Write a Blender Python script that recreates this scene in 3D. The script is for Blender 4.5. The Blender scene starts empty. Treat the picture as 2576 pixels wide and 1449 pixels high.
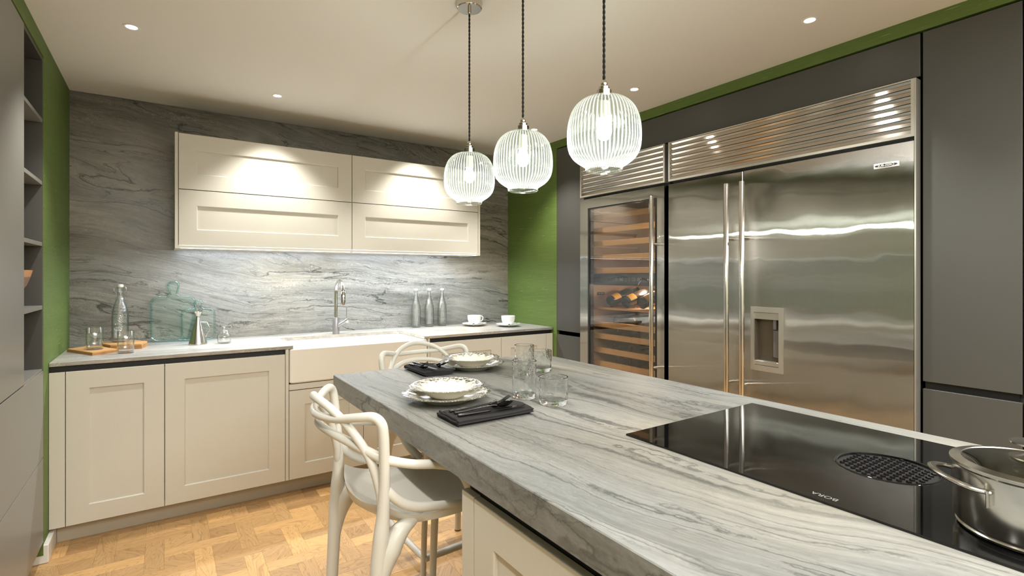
import bpy, bmesh, math, random
from mathutils import Vector, Matrix, Euler
random.seed(7)
PI = math.pi
sc = bpy.context.scene
COL = sc.collection

# ------------------------------------------------------------------ camera
H = 1.333
YAW = math.radians(34.1)
cam_d = bpy.data.cameras.new('camera'); cam = bpy.data.objects.new('camera', cam_d); COL.objects.link(cam)
cam_d.sensor_width = 36.0; cam_d.lens = 36.0*1294/2576; cam_d.sensor_fit = 'HORIZONTAL'
cam_d.shift_y = (693-724.5)/2576
cam_d.clip_start = 0.02; cam_d.clip_end = 60
cam.location = (0, 0, H); cam.rotation_euler = (PI/2, 0, -YAW)
sc.camera = cam

# ------------------------------------------------------------------ colour management, world, lights
sc.view_settings.view_transform = 'Standard'; sc.view_settings.look = 'None'
sc.view_settings.exposure = 0.14; sc.view_settings.gamma = 1.0; sc.view_settings.use_curve_mapping = False
cy = sc.cycles
cy.use_denoising = True; cy.max_bounces = 12; cy.diffuse_bounces = 4; cy.glossy_bounces = 5
cy.transmission_bounces = 12; cy.transparent_max_bounces = 16
cy.caustics_reflective = False; cy.caustics_refractive = True; cy.blur_glossy = 0.6
cy.sample_clamp_indirect = 6.0; cy.sample_clamp_direct = 0.0
cy.use_adaptive_sampling = True; cy.adaptive_threshold = 0.02

w = bpy.data.worlds.new('world'); sc.world = w; w.use_nodes = True
bg = w.node_tree.nodes['Background']; bg.inputs[0].default_value = (1.0, 0.965, 0.91, 1); bg.inputs[1].default_value = 0.5

WARM = (1.0, 0.97, 0.915); COOL = (0.82, 0.90, 1.0); NEUT = (1.0, 0.93, 0.80)
def spot(x, y, e, ang=95, blend=0.7, col=WARM, z=2.405, size=0.03):
    l = bpy.data.lights.new('spot_lamp', 'SPOT'); l.energy = e; l.color = col
    l.spot_size = math.radians(ang); l.spot_blend = blend; l.shadow_soft_size = size
    o = bpy.data.objects.new('spot_lamp', l); o.location = (x, y, z); COL.objects.link(o); return o
def area(x, y, z, sx, sy, e, col, rot=(0, 0, 0)):
    l = bpy.data.lights.new('area_lamp', 'AREA'); l.energy = e; l.color = col; l.shape = 'RECTANGLE'
    l.size = sx; l.size_y = sy
    o = bpy.data.objects.new('area_lamp', l); o.location = (x, y, z); o.rotation_euler = rot; COL.objects.link(o); return o
DL = [(-0.117, 2.815), (0.573, 3.394), (2.301, 3.101), (2.29, 2.10), (2.292, 1.11)]
for (x, y) in DL: spot(x, y, 60 if y < 3.3 else 60)
spot(1.587, 3.42, 60)
for (x, y) in [(-0.1, 1.75), (-0.1, 0.7), (1.15, -0.45), (2.29, 0.1), (0.5, -1.3), (1.9, -1.3)]: spot(x, y, 46)
# under-cabinet strip light, washing the splashback and the sink
area(0.58, 3.665, 1.494, 1.0, 0.015, 13, COOL, (math.radians(6), 0, 0))
area(1.62, 3.665, 1.494, 1.0, 0.015, 13, COOL, (math.radians(6), 0, 0))
# added unseen fill panel at the ceiling behind the camera, standing in for ambient light
area(1.1, -1.25, 2.41, 3.2, 2.2, 215, (1.0, 0.985, 0.955))

# ------------------------------------------------------------------ node helpers
class NT:
    def __init__(s, name):
        s.m = bpy.data.materials.new(name); s.m.use_nodes = True; s.t = s.m.node_tree
        s.b = s.t.nodes['Principled BSDF']; s.out = s.t.nodes['Material Output']
    def n(s, ty, **kw):
        nd = s.t.nodes.new(ty)
        for k, v in kw.items(): setattr(nd, k, v)
        return nd
    def l(s, a, b): s.t.links.new(a, b)
    def set(s, nd, i, v):
        if hasattr(v, 'is_output') or isinstance(v, bpy.types.NodeSocket): s.l(v, nd.inputs[i])
        else: nd.inputs[i].default_value = v
    def math(s, op, a, b=None, c=None, clamp=False):
        nd = s.n('ShaderNodeMath', operation=op); nd.use_clamp = clamp
        s.set(nd, 0, a)
        if b is not None: s.set(nd, 1, b)
        if c is not None: s.set(nd, 2, c)
        return nd.outputs[0]
    def vm(s, op, a, b=None, sc=None):
        nd = s.n('ShaderNodeVectorMath', operation=op); s.set(nd, 0, a)
        if b is not None: s.set(nd, 1, b)
        if sc is not None: s.set(nd, 3, sc)
        return nd.outputs['Value'] if op in ('LENGTH', 'DOT_PRODUCT') else nd.outputs[0]
    def noise(s, vec, scale, detail=4, rough=0.5, dist=0.0, col=False):
        nd = s.n('ShaderNodeTexNoise'); s.set(nd, 'Vector', vec); nd.inputs['Scale'].default_value = scale
        nd.inputs['Detail'].default_value = detail; nd.inputs['Roughness'].default_value = rough
        nd.inputs['Distortion'].default_value = dist
        return nd.outputs['Color'] if col else nd.outputs['Fac']
    def ramp(s, fac, stops, interp='LINEAR'):
        nd = s.n('ShaderNodeValToRGB'); s.set(nd, 0, fac); e = nd.color_ramp.elements; nd.color_ramp.interpolation = interp
        while len(e) < len(stops): e.new(0.5)
        for i, (p, c) in enumerate(stops):
            e[i].position = p; e[i].color = (c, c, c, 1) if isinstance(c, (int, float)) else (*c, 1)
        return nd.outputs[0]
    def mix(s, f, a, b, mode='MIX'):
        nd = s.n('ShaderNodeMix', data_type='RGBA', blend_type=mode)
        s.set(nd, 0, f); 
        for i, v in ((6, a), (7, b)):
            if isinstance(v, tuple): v = (*v, 1) if len(v) == 3 else v
            s.set(nd, i, v)
        return nd.outputs[2]
    def pos(s): return s.n('ShaderNodeNewGeometry').outputs['Position']
    def obj(s): return s.n('ShaderNodeTexCoord').outputs['Object']
    def schlick(s, f0=0.04, N=None):
        g = s.n('ShaderNodeNewGeometry')
        c = s.math('ABSOLUTE', s.vm('DOT_PRODUCT', N if N is not None else g.outputs['Normal'], g.outputs['Incoming']))
        e = s.math('SUBTRACT', 1.0, c, clamp=True)
        return s.math('ADD', f0, s.math('MULTIPLY', 1-f0, s.math('POWER', e, 5.0)), clamp=True), e
    def sep(s, v):
        nd = s.n('ShaderNodeSeparateXYZ'); s.set(nd, 0, v); return nd.outputs
    def comb(s, x, y, z):
        nd = s.n('ShaderNodeCombineXYZ'); s.set(nd, 0, x); s.set(nd, 1, y); s.set(nd, 2, z); return nd.outputs[0]
    def bump(s, h, strength=0.2, dist=0.002):
        nd = s.n('ShaderNodeBump'); s.set(nd, 'Height', h); nd.inputs['Strength'].default_value = strength
        nd.inputs['Distance'].default_value = dist; s.l(nd.outputs[0], s.b.inputs['Normal']); return nd
    def fin(s, col=None, rough=None, metal=None, **kw):
        if col is not None:
            if isinstance(col, tuple): s.b.inputs['Base Color'].default_value = (*col, 1)
            else: s.l(col, s.b.inputs['Base Color'])
        if rough is not None: s.set(s.b, 'Roughness', rough)
        if metal is not None: s.b.inputs['Metallic'].default_value = metal
        for k, v in kw.items(): s.b.inputs[k.replace('_', ' ')].default_value = v
        return s.m

def plain(name, col, rough=0.5, metal=0.0, var=0.04, scale=6.0, **kw):
    t = NT(name)
    f = t.noise(t.obj(), scale, 4, 0.6)
    a = tuple(max(0, c*(1-var)) for c in col); b = tuple(min(1, c*(1+var)) for c in col)
    return t.fin(t.mix(f, a, b), rough, metal, **kw)

def stone(name, axes, light=1.0, seed=0.0, tilt=0.0, rough=0.33, ks=1.0, contrast=1.0, tint=(1, 1, 1), streak=0.5, st=0.42, mo=0.0, fl=0.42):
    """quartzite with thin dark veins running along axes[0]"""
    t = NT(name); P = t.sep(t.pos()); ix = {'x': 0, 'y': 1, 'z': 2}
    a, b, c = (P[ix[k]] for k in axes)
    a = t.math('ADD', a, seed)
    big = t.noise(t.comb(t.math('MULTIPLY', a, 0.9), t.math('MULTIPLY', b, 1.4), c), 1.0, 2, 0.5, col=True)
    bs = t.sep(t.vm('SUBTRACT', big, (0.5, 0.5, 0.5)))
    b2 = t.math('ADD', t.math('ADD', b, t.math('MULTIPLY', a, tilt)), t.math('MULTIPLY', bs[1], 0.46))
    q = t.comb(t.math('MULTIPLY', a, st*ks), t.math('MULTIPLY', b2, 3.3*ks), t.math('MULTIPLY', c, 2.0*ks))
    w1 = t.vm('SUBTRACT', t.noise(q, 1.7, 3, 0.55, col=True), (0.5, 0.5, 0.5))
    r = t.vm('ADD', q, t.vm('SCALE', w1, sc=0.42))
    iso = t.comb(t.math('MULTIPLY', a, 1.0), b, c)
    w2 = t.vm('SUBTRACT', t.noise(iso, 22.0, 4, 0.62, col=True), (0.5, 0.5, 0.5))
    r2 = t.vm('ADD', r, t.vm('SCALE', w2, sc=0.060))
    def vein(scale, width, lo, hi, src=r2, det=2.0, ms=1.6, rg=0.5, pw=1.3):
        n = t.noise(src, scale, det, rg)
        d = t.math('ABSOLUTE', t.math('SUBTRACT', n, 0.5))
        line = t.math('SUBTRACT', 1.0, t.math('DIVIDE', d, width), clamp=True)
        mask = t.ramp(t.noise(t.vm('ADD', q, (scale*3.1, scale, 0)), ms, 3, 0.6), [(lo, 0.0), (hi, 1.0)])
        return t.math('MULTIPLY', t.math('POWER', line, pw), mask)
    v1 = vein(1.3, 0.009, 0.34-mo, 0.48-mo, det=3)
    v2 = vein(2.6, 0.012, 0.38-mo, 0.54-mo, det=3)
    v3 = vein(5.5, 0.020, 0.44, 0.60, ms=2.4)
    v5 = vein(1.1, 0.045, 0.46, 0.66, pw=1.8)
    v4 = vein(55.0, 0.040, 0.50, 0.66, src=t.vm('ADD', t.vm('SCALE', iso, sc=0.9), t.vm('SCALE', w2, sc=0.05)), ms=3.0, det=3.0)
    v6 = vein(11.0, 0.022, 0.46, 0.64, src=t.vm('ADD', q, t.vm('SCALE', w2, sc=0.22)), ms=3.4)
    cloud = t.noise(r2, 1.7, 8, 0.68)
    hue = t.noise(t.comb(t.math('MULTIPLY', a, 0.8), b2, c), 1.6, 3, 0.5)
    k = light
    T = lambda c: tuple(min(.95, x*k*y) for x, y in zip(c, tint))
    base = t.ramp(cloud, [(0.32, T((0.165, 0.165, 0.155))), (0.46, T((0.265, 0.262, 0.247))), (0.58, T((0.335, 0.328, 0.308))), (0.72, T((0.46, 0.445, 0.415)))])
    base = t.mix(t.ramp(hue, [(0.42, 0.0), (0.62, 0.8)]), base, t.mix(1.0, base, (1.10, 1.0, 0.86), 'MULTIPLY'))
    st1 = t.noise(t.comb(t.math('MULTIPLY', a, 3.0), t.math('MULTIPLY', b2, 70.0), t.math('MULTIPLY', c, 40.0)), 1.2, 4, 0.7, 0.6)
    base = t.mix(streak, base, t.ramp(st1, [(0.3, 0.30), (0.7, 0.70)]), 'OVERLAY')
    gr = t.noise(t.comb(t.math('MULTIPLY', a, 22.0), t.math('MULTIPLY', b2, 160.0), t.math('MULTIPLY', c, 90.0)), 1.0, 3, 0.7)
    base = t.mix(0.35, base, t.ramp(gr, [(0.3, 0.32), (0.7, 0.68)]), 'OVERLAY')
    dark = T((0.050, 0.055, 0.050))
    base = t.mix(t.math('MULTIPLY', v5, 0.42*contrast), base, dark)
    base = t.mix(t.math('MULTIPLY', v3, 0.60*contrast), base, dark)
    base = t.mix(t.math('MULTIPLY', v2, 0.78*contrast), base, dark)
    base = t.mix(t.math('MULTIPLY', v1, 0.92*contrast), base, dark)
    base = t.mix(t.math('MULTIPLY', t.math('MAXIMUM', v4, v6), fl), base, T((0.78, 0.75, 0.68)))
    rg = t.ramp(cloud, [(0.3, rough-0.05), (0.7, rough+0.10)])
    t.bump(t.math('ADD', cloud, t.math('MULTIPLY', v1, -0.6)), 0.25, 0.0012)
    return t.fin(base, rg)

def paint(name, col, grain='z', rough=0.38, bump=0.18):
    t = NT(name); P = t.sep(t.pos())
    sx, sy, sz = {'z': (90, 90, 3.5), 'x': (3.5, 90, 90), 'y': (90, 3.5, 90)}[grain]
    v = t.comb(t.math('MULTIPLY', P[0], sx), t.math('MULTIPLY', P[1], sy), t.math('MULTIPLY', P[2], sz))
    g = t.noise(v, 1.6, 5, 0.65, 0.4)
    a = tuple(c*0.975 for c in col); b = tuple(min(1, c*1.02) for c in col)
    t.bump(g, bump, 0.0008)
    return t.fin(t.mix(g, a, b), rough)

def grasscloth(name, col=(0.100, 0.158, 0.028)):
    t = NT(name); P = t.sep(t.pos())
    h = t.math('ADD', P[0], P[1])
    v = t.comb(t.math('MULTIPLY', h, 5.0), t.math('MULTIPLY', P[2], 190.0), 0.0)
    f = t.noise(v, 1.0, 5, 0.7)
    v2 = t.comb(t.math('MULTIPLY', h, 0.6), t.math('MULTIPLY', P[2], 9.0), 3.0)
    g = t.noise(v2, 1.0, 3, 0.6)
    v3 = t.comb(t.math('MULTIPLY', h, 9.0), t.math('MULTIPLY', P[2], 230.0), 7.0)
    fl = t.ramp(t.noise(v3, 1.0, 2, 0.5), [(0.69, 0.0), (0.76, 1.0)])
    warp = t.noise(t.comb(t.math('MULTIPLY', h, 260.0), t.math('MULTIPLY', P[2], 12.0), 1.0), 1.0, 2, 0.5)
    r, gg, b = col
    base = t.ramp(f, [(0.25, (r*.55, gg*.62, b*.6)), (0.5, (r, gg, b)), (0.8, (r*1.6, gg*1.35, b*2.2))])
    base = t.mix(0.35, base, t.ramp(g, [(0.3, (r*.7, gg*.75, b*.7)), (0.7, (r*1.3, gg*1.2, b*1.5))]))
    base = t.mix(t.math('MULTIPLY', fl, 0.6), base, (0.50, 0.60, 0.22))
    t.bump(t.math('ADD', f, t.math('MULTIPLY', warp, 0.4)), 0.5, 0.001)
    return t.fin(base, 0.62)

def brushed(name, col=(0.60, 0.585, 0.56), rough=0.17, tangent=(0, 1, 0), jit=0.16, wave=0.0, aniso=0.9):
    t = NT(name)
    geo = t.n('ShaderNodeNewGeometry'); P = geo.outputs['Position']
    wn = t.n('ShaderNodeTexWhiteNoise', noise_dimensions='3D'); t.l(t.vm('SCALE', P, sc=9000.0), wn.inputs['Vector'])
    wn2 = t.n('ShaderNodeTexWhiteNoise', noise_dimensions='3D'); t.l(t.vm('SCALE', P, sc=7300.0), wn2.inputs['Vector'])
    r = t.math('MULTIPLY', t.math('SUBTRACT', t.math('ADD', wn.outputs['Value'], wn2.outputs['Value']), 1.0), jit)
    jv = t.vm('SCALE', t.comb(*tangent), sc=r)
    N = geo.outputs['Normal']
    if wave:
        S = t.sep(P)
        nv = t.noise(t.comb(0.0, t.math('MULTIPLY', S[1], 2.6), t.math('MULTIPLY', S[2], 2.4)), 1.5, 1.5, 0.45)
        bp = t.n('ShaderNodeBump'); t.l(nv, bp.inputs['Height']); bp.inputs['Strength'].default_value = 1.0
        bp.inputs['Distance'].default_value = wave; N = bp.outputs[0]
    Nj = t.vm('NORMALIZE', t.vm('ADD', N, jv))
    t.l(Nj, t.b.inputs['Normal'])
    t.l(t.comb(*tangent), t.b.inputs['Tangent'])
    S = t.sep(P)
    k = {(0, 1, 0): (260, 260, 2.0), (0, 0, 1): (3.0, 3.0, 300)}[tangent]
    f = t.noise(t.comb(t.math('MULTIPLY', S[0], k[0]), t.math('MULTIPLY', S[1], k[1]), t.math('MULTIPLY', S[2], k[2])), 1.0, 3, 0.6)
    c = t.mix(f, tuple(v*0.93 for v in col), tuple(min(1, v*1.05) for v in col))
    return t.fin(c, rough, 1.0, Anisotropic=aniso)

def glass(name, col=(1, 1, 1), rough=0.0, ior=1.45, bumpf=None, bs=0.3, bd=0.002, scale=60):
    t = NT(name)
    t.fin(col, rough, 0.0, Transmission_Weight=1.0, IOR=ior)
    if bumpf == 'hammer':
        v = t.n('ShaderNodeTexVoronoi'); t.l(t.obj(), v.inputs['Vector']); v.inputs['Scale'].default_value = scale
        n = t.noise(t.obj(), scale*0.7, 3, 0.5)
        t.bump(t.math('ADD', v.outputs['Distance'], t.math('MULTIPLY', n, 0.6)), bs, bd)
    if bumpf == 'noise':
        t.bump(t.noise(t.obj(), scale, 3, 0.5), bs, bd)
    return t.m

def thin_glass(name, tint=(0.97, 0.98, 0.98), refl=1.0, rough=0.02, edge=None, bumpf=0, scale=120, ep=2.5):
    """thin walled glass: straight-through transmission that darkens with the path through the wall, plus mirror reflection"""
    t = NT(name); t.t.nodes.remove(t.b)
    tr = t.n('ShaderNodeBsdfTransparent'); gl = t.n('ShaderNodeBsdfGlossy'); gl.inputs['Roughness'].default_value = rough
    N = None; h = None
    if bumpf:
        v = t.n('ShaderNodeTexVoronoi'); t.l(t.obj(), v.inputs['Vector']); v.inputs['Scale'].default_value = scale
        bp = t.n('ShaderNodeBump'); t.l(v.outputs['Distance'], bp.inputs['Height']); bp.inputs['Strength'].default_value = 0.9; bp.inputs['Distance'].default_value = bumpf
        N = bp.outputs[0]; t.l(N, gl.inputs['Normal'])
    F, e = t.schlick(0.04, N)
    if edge: t.l(t.mix(t.math('POWER', e, ep), tint, edge), tr.inputs[0])
    else: tr.inputs[0].default_value = (*tint, 1)
    mx = t.n('ShaderNodeMixShader'); t.l(t.math('MULTIPLY', F, refl, clamp=True), mx.inputs[0])
    t.l(tr.outputs[0], mx.inputs[1]); t.l(gl.outputs[0], mx.inputs[2]); t.l(mx.outputs[0], t.out.inputs[0])
    return t.m

def emit(name, col, s):
    t = NT(name); t.t.nodes.remove(t.b)
    e = t.n('ShaderNodeEmission'); e.inputs[0].default_value = (*col, 1); e.inputs[1].default_value = s
    t.l(e.outputs[0], t.out.inputs[0]); return t.m

def wood_uv(name, light, dark, rough=0.42):
    """oak: grain runs along U of the piece, each piece gets its own tone"""
    t = NT(name)
    uv = t.n('ShaderNodeUVMap').outputs[0]
    oi = t.n('ShaderNodeObjectInfo').outputs['Random']
    ri = t.n('ShaderNodeNewGeometry').outputs['Random Per Island']
    rnd = t.math('FRACT', t.math('ADD', t.math('MULTIPLY', oi, 7.31), t.math('MULTIPLY', ri, 3.77)))
    S = t.sep(uv)
    off = t.math('MULTIPLY', rnd, 37.0)
    v = t.comb(t.math('ADD', t.math('MULTIPLY', S[0], 3.0), off), t.math('MULTIPLY', S[1], 42.0), off)
    g = t.noise(v, 1.0, 6, 0.62, 0.6)
    v2 = t.comb(t.math('ADD', t.math('MULTIPLY', S[0], 2.2), off), t.math('MULTIPLY', S[1], 9.0), off)
    n2 = t.noise(v2, 1.0, 2, 0.5, 0.8)
    ring = t.math('ABSOLUTE', t.math('SINE', t.math('MULTIPLY', n2, 70.0)))
    ringm = t.math('MULTIPLY', t.math('POWER', t.math('SUBTRACT', 1.0, ring), 3.0), 0.5)
    pore = t.ramp(t.noise(t.comb(t.math('ADD', t.math('MULTIPLY', S[0], 16.0), off), t.math('MULTIPLY', S[1], 260.0), off), 1.0, 2, 0.5), [(0.62, 0.0), (0.70, 1.0)])
    c = t.mix(g, dark, light)
    c = t.mix(ringm, c, tuple(x*0.52 for x in dark))
    c = t.mix(t.math('MULTIPLY', pore, 0.55), c, tuple(x*0.45 for x in dark))
    tone = t.ramp(rnd, [(0.0, (0.74, 0.70, 0.66)), (0.35, (0.92, 0.90, 0.88)), (0.7, (1.05, 1.02, 0.98)), (1.0, (1.28, 1.24, 1.12))])
    c = t.mix(1.0, c, tone, 'MULTIPLY')
    t.bump(g, 0.12, 0.0006)
    return t.fin(c, rough)

def wood_obj(name, light, dark, axis='x', rough=0.5, k=1.0):
    t = NT(name); P = t.sep(t.obj())
    s = {'x': (4, 60, 60), 'y': (60, 4, 60), 'z': (60, 60, 4)}[axis]
    g = t.noise(t.comb(*(t.math('MULTIPLY', P[i], s[i]*k) for i in range(3))), 1.0, 5, 0.6, 0.5)
    t.bump(g, 0.15, 0.0006)
    return t.fin(t.mix(g, dark, light), rough)

M = {}
M['stone_wall'] = stone('stone_wall', 'xzy', 0.71, 3.1, 0.15, 0.24, tint=(1.0, 0.985, 0.935), contrast=1.1)
M['stone_top'] = stone('stone_top', 'xyz', 1.12, 8.2, 0.05, 0.30, contrast=0.40)
M['stone_island'] = stone('stone_island', 'yxz', 0.74, 5.4, 0.14, 0.42, ks=0.9, contrast=0.80, tint=(0.94, 0.985, 1.0), streak=0.34, st=0.22, mo=0.04, fl=0.16)
CREAM = (0.60, 0.58, 0.505)
M['cream'] = paint('cream_paint', CREAM, 'z', bump=0.12)
M['cream_h'] = paint('cream_paint_across', CREAM, 'x', bump=0.12)
M['cream_y'] = paint('cream_paint_along', CREAM, 'y', bump=0.12)
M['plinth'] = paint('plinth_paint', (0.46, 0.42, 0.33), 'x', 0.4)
M['green'] = grasscloth('green_grasscloth')
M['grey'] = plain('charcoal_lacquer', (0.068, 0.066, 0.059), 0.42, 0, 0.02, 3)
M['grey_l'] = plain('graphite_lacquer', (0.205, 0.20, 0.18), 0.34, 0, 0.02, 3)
M['grey_in'] = plain('charcoal_inside', (0.045, 0.042, 0.037), 0.5, 0, 0.03, 4)
M['black'] = plain('black_channel', (0.006, 0.006, 0.006), 0.5)
M['white'] = plain('ceiling_paint', (0.77, 0.76, 0.735), 0.8, 0, 0.01, 2)
M['wallpale'] = plain('pale_wall_paint', (0.50, 0.48, 0.42), 0.8, 0, 0.01, 2)
M['skirt'] = plain('white_gloss', (0.72, 0.71, 0.66), 0.35, 0, 0.01)
M['ceramic'] = plain('white_ceramic', (0.86, 0.84, 0.79), 0.12, 0, 0.01)
M['sink'] = plain('sink_ceramic', (0.80, 0.77, 0.69), 0.22, 0, 0.01)
M['cup'] = plain('cup_ceramic', (0.84, 0.83, 0.80), 0.10, 0, 0.01)
M['oak'] = wood_uv('oak_parquet', (0.64, 0.41, 0.19), (0.42, 0.245, 0.10))
M['sub'] = plain('subfloor', (0.10, 0.055, 0.025), 0.8)
M['steel'] = brushed('brushed_steel_door', (0.56, 0.55, 0.52), 0.05, wave=0.0032, jit=0.60)
M['steel_g'] = brushed('brushed_steel_grille', (0.62, 0.59, 0.55), 0.11, (0, 0, 1), 0.06, aniso=0.5)
M['steel_p'] = plain('satin_steel', (0.62, 0.60, 0.56), 0.20, 1.0, 0.02)
M['recess'] = plain('dark_recess', (0.16, 0.13, 0.095), 0.3, 0.5, 0.02)
M['aquarim'] = thin_glass('aqua_rim_glass', (0.88, 0.97, 0.96), 2.5, 0.05, (0.48, 0.77, 0.75), ep=0.9)
M['trim'] = plain('light_steel_trim', (0.62, 0.60, 0.54), 0.33, 0.85, 0.02)
M['chrome'] = plain('chrome', (0.80, 0.80, 0.80), 0.06, 1.0, 0.01)
M['nickel'] = plain('polished_nickel', (0.66, 0.62, 0.56), 0.12, 1.0, 0.02)
M['tapgrey'] = plain('tap_grey', (0.26, 0.25, 0.25), 0.3, 0.6, 0.01)
M['hob'] = plain('black_hob_glass', (0.004, 0.004, 0.004), 0.03, 0, 0.01)
M['matblack'] = plain('matt_black', (0.010, 0.010, 0.010), 0.45)
M['cutlery'] = plain('black_steel', (0.014, 0.013, 0.014), 0.12, 0.35, 0.01)
M['stool'] = plain('pale_polymer', (0.63, 0.615, 0.55), 0.34, 0, 0.01)
M['feet'] = plain('rubber', (0.12, 0.10, 0.08), 0.6)
M['glass'] = thin_glass('clear_glass', (0.985, 0.99, 0.985), 2.6, 0.03, (0.74, 0.75, 0.72), ep=4)
M['seed'] = glass('hammered_glass', (0.97, 0.98, 0.98), 0.0, 1.45, 'hammer', 0.35, 0.0016, 85)
M['bottleglass'] = thin_glass('textured_bottle_glass', (0.975, 0.985, 0.98), 2.6, 0.05, (0.70, 0.73, 0.72), 0.0014, 170)
M['aqua'] = thin_glass('aqua_glass', (0.955, 0.988, 0.980), 0.8, 0.03, (0.62, 0.88, 0.86), ep=1.6)
M['pane'] = thin_glass('appliance_glass', (0.86, 0.83, 0.80), 3.5, 0.0)
M['lidglass'] = thin_glass('lid_glass', (0.62, 0.63, 0.58), 1.2, 0.02)
M['cord'] = plain('black_braided_cord', (0.012, 0.012, 0.011), 0.8)
M['cork'] = plain('cork', (0.42, 0.19, 0.060), 0.8, 0, 0.35, 160)
M['board'] = wood_obj('board_top', (0.62, 0.37, 0.16), (0.42, 0.21, 0.07), 'x', 0.5)
M['bowlwood'] = wood_obj('bowl_rim_wood', (0.62, 0.32, 0.14), (0.46, 0.21, 0.08), 'x', 0.5)
M['bowlgrey'] = wood_obj('bowl_base_wood', (0.30, 0.20, 0.14), (0.22, 0.14, 0.10), 'x', 0.6)
M['shelfwood'] = wood_obj('rack_beech', (0.66, 0.38, 0.15), (0.48, 0.25, 0.085), 'y', 0.45)
M['coolin'] = plain('cooler_lining', (0.50, 0.36, 0.26), 0.5, 0, 0.02)
M['wineglass'] = plain('dark_bottle', (0.012, 0.014, 0.010), 0.06, 0, 0.02)
M['yellow'] = plain('yellow_label', (0.82, 0.46, 0.035), 0.5)
M['ink'] = plain('black_ink', (0.01, 0.01, 0.01), 0.6)
M['greyink'] = plain('grey_ink', (0.20, 0.20, 0.20), 0.5)
M['display'] = emit('display_digits', (0.65, 0.70, 0.60), 0.16)
M['bulb'] = emit('bulb_glow', (1.0, 0.98, 0.90), 16.0)
M['led'] = emit('led_strip', COOL, 7.0)
M['lamp'] = emit('downlight_lens', (1.0, 0.93, 0.80), 30.0)
M['stopper'] = plain('porcelain_stopper', (0.75, 0.70, 0.58), 0.3)
M['redseal'] = plain('rubber_seal', (0.30, 0.27, 0.22), 0.6)

def fabric():
    t = NT('charcoal_linen'); P = t.obj()
    wv = t.n('ShaderNodeTexWave'); t.l(P, wv.inputs[0]); wv.inputs['Scale'].default_value = 260
    n = t.noise(P, 320, 2, 0.5)
    t.bump(t.math('ADD', wv.outputs['Fac'], n), 0.25, 0.0006)
    return t.fin(t.mix(n, (0.006, 0.0055, 0.006), (0.018, 0.016, 0.017)), 0.9, Sheen_Weight=0.0)
M['linen'] = fabric()

def transfer(name, r0, r1, rw):
    """cream glazed ware with a dark printed vine around the rim (r0..r1) and a hairline edge (rw)"""
    t = NT(name); P = t.obj(); S = t.sep(P)
    r = t.vm('LENGTH', t.comb(S[0], S[1], 0.0)); ang = t.math('ARCTAN2', S[1], S[0])
    band = t.math('MULTIPLY', t.ramp(t.math('DIVIDE', r, 0.2), [((r0-.012)/.2, 0.0), (r0/.2, 1.0)]), 1.0)
    lobes = t.math('ABSOLUTE', t.math('SINE', t.math('MULTIPLY', ang, 7.0)))
    v = t.comb(t.math('MULTIPLY', S[0], 1.0), t.math('MULTIPLY', S[1], 1.0), 0.0)
    n1 = t.noise(v, 95, 4, 0.65, 1.2); n2 = t.noise(v, 48, 3, 0.6, 2.0)
    leaf = t.ramp(n1, [(0.47, 0.0), (0.51, 1.0)])
    stem = t.math('SUBTRACT', 1.0, t.math('DIVIDE', t.math('ABSOLUTE', t.math('SUBTRACT', n2, 0.5)), 0.022), clamp=True)
    inner = t.math('SUBTRACT', t.math('MULTIPLY', t.math('SUBTRACT', r, r0), 1.0/(r1-r0)), t.math('MULTIPLY', lobes, -0.55))
    dens = t.ramp(inner, [(0.45, 0.0), (0.75, 1.0)])
    mk = t.math('MULTIPLY', t.math('MAXIMUM', leaf, stem), t.math('MULTIPLY', dens, band))
    edge = t.math('MULTIPLY', t.ramp(t.math('DIVIDE', r, 0.2), [((rw-.0045)/.2, 0.0), ((rw-.0035)/.2, 1.0)]), t.ramp(t.noise(v, 240, 1, 0.5), [(0.42, 0.0), (0.5, 1.0)]))
    mk = t.math('MULTIPLY', t.math('MAXIMUM', mk, edge), t.math('GREATER_THAN', t.sep(t.n('ShaderNodeNewGeometry').outputs['True Normal'])[2], 0.05))
    c = t.mix(t.math('MULTIPLY', mk, 0.95), (0.78, 0.745, 0.64), (0.028, 0.032, 0.026))
    return t.fin(c, 0.10)

# ------------------------------------------------------------------ geometry helpers
def box(bm, x0, x1, y0, y1, z0, z1, bev=0.0, seg=1, skip=None):
    before = set(bm.verts)
    r = bmesh.ops.create_cube(bm, size=1.0)
    vs = r['verts']
    for v in vs:
        v.co = Vector(((x0+x1)/2+v.co.x*(x1-x0), (y0+y1)/2+v.co.y*(y1-y0), (z0+z1)/2+v.co.z*(z1-z0)))
    if bev:
        es = list({e for v in vs for e in v.link_edges})
        bmesh.ops.bevel(bm, geom=es, offset=bev, segments=seg, affect='EDGES', profile=0.5)
    return bm
def B(*a, **k): return box(bmesh.new(), *a, **k)

def lathe(bm, prof, seg=48, c=(0, 0, 0), close=False, fn=None):
    rings = []
    for (r, z) in prof:
        if r < 1e-6: rings.append([bm.verts.new((c[0], c[1], c[2]+z))]); continue
        ring = []
        for i in range(seg):
            a = 2*PI*i/seg; rr, zz = (r, z) if fn is None else fn(r, z, a)
            ring.append(bm.verts.new((c[0]+rr*math.cos(a), c[1]+rr*math.sin(a), c[2]+zz)))
        rings.append(ring)
    pairs = list(zip(rings[:-1], rings[1:]))
    if close: pairs.append((rings[-1], rings[0]))
    for A, Bq in pairs:
        for i in range(seg):
            j = (i+1) % seg
            if len(A) == 1 and len(Bq) == 1: break
            if len(A) == 1: bm.faces.new((A[0], Bq[i], Bq[j]))
            elif len(Bq) == 1: bm.faces.new((A[i], Bq[0], A[j]))
            else: bm.faces.new((A[i], Bq[i], Bq[j], A[j]))
    bmesh.ops.recalc_face_normals(bm, faces=bm.faces)
    return bm

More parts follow.
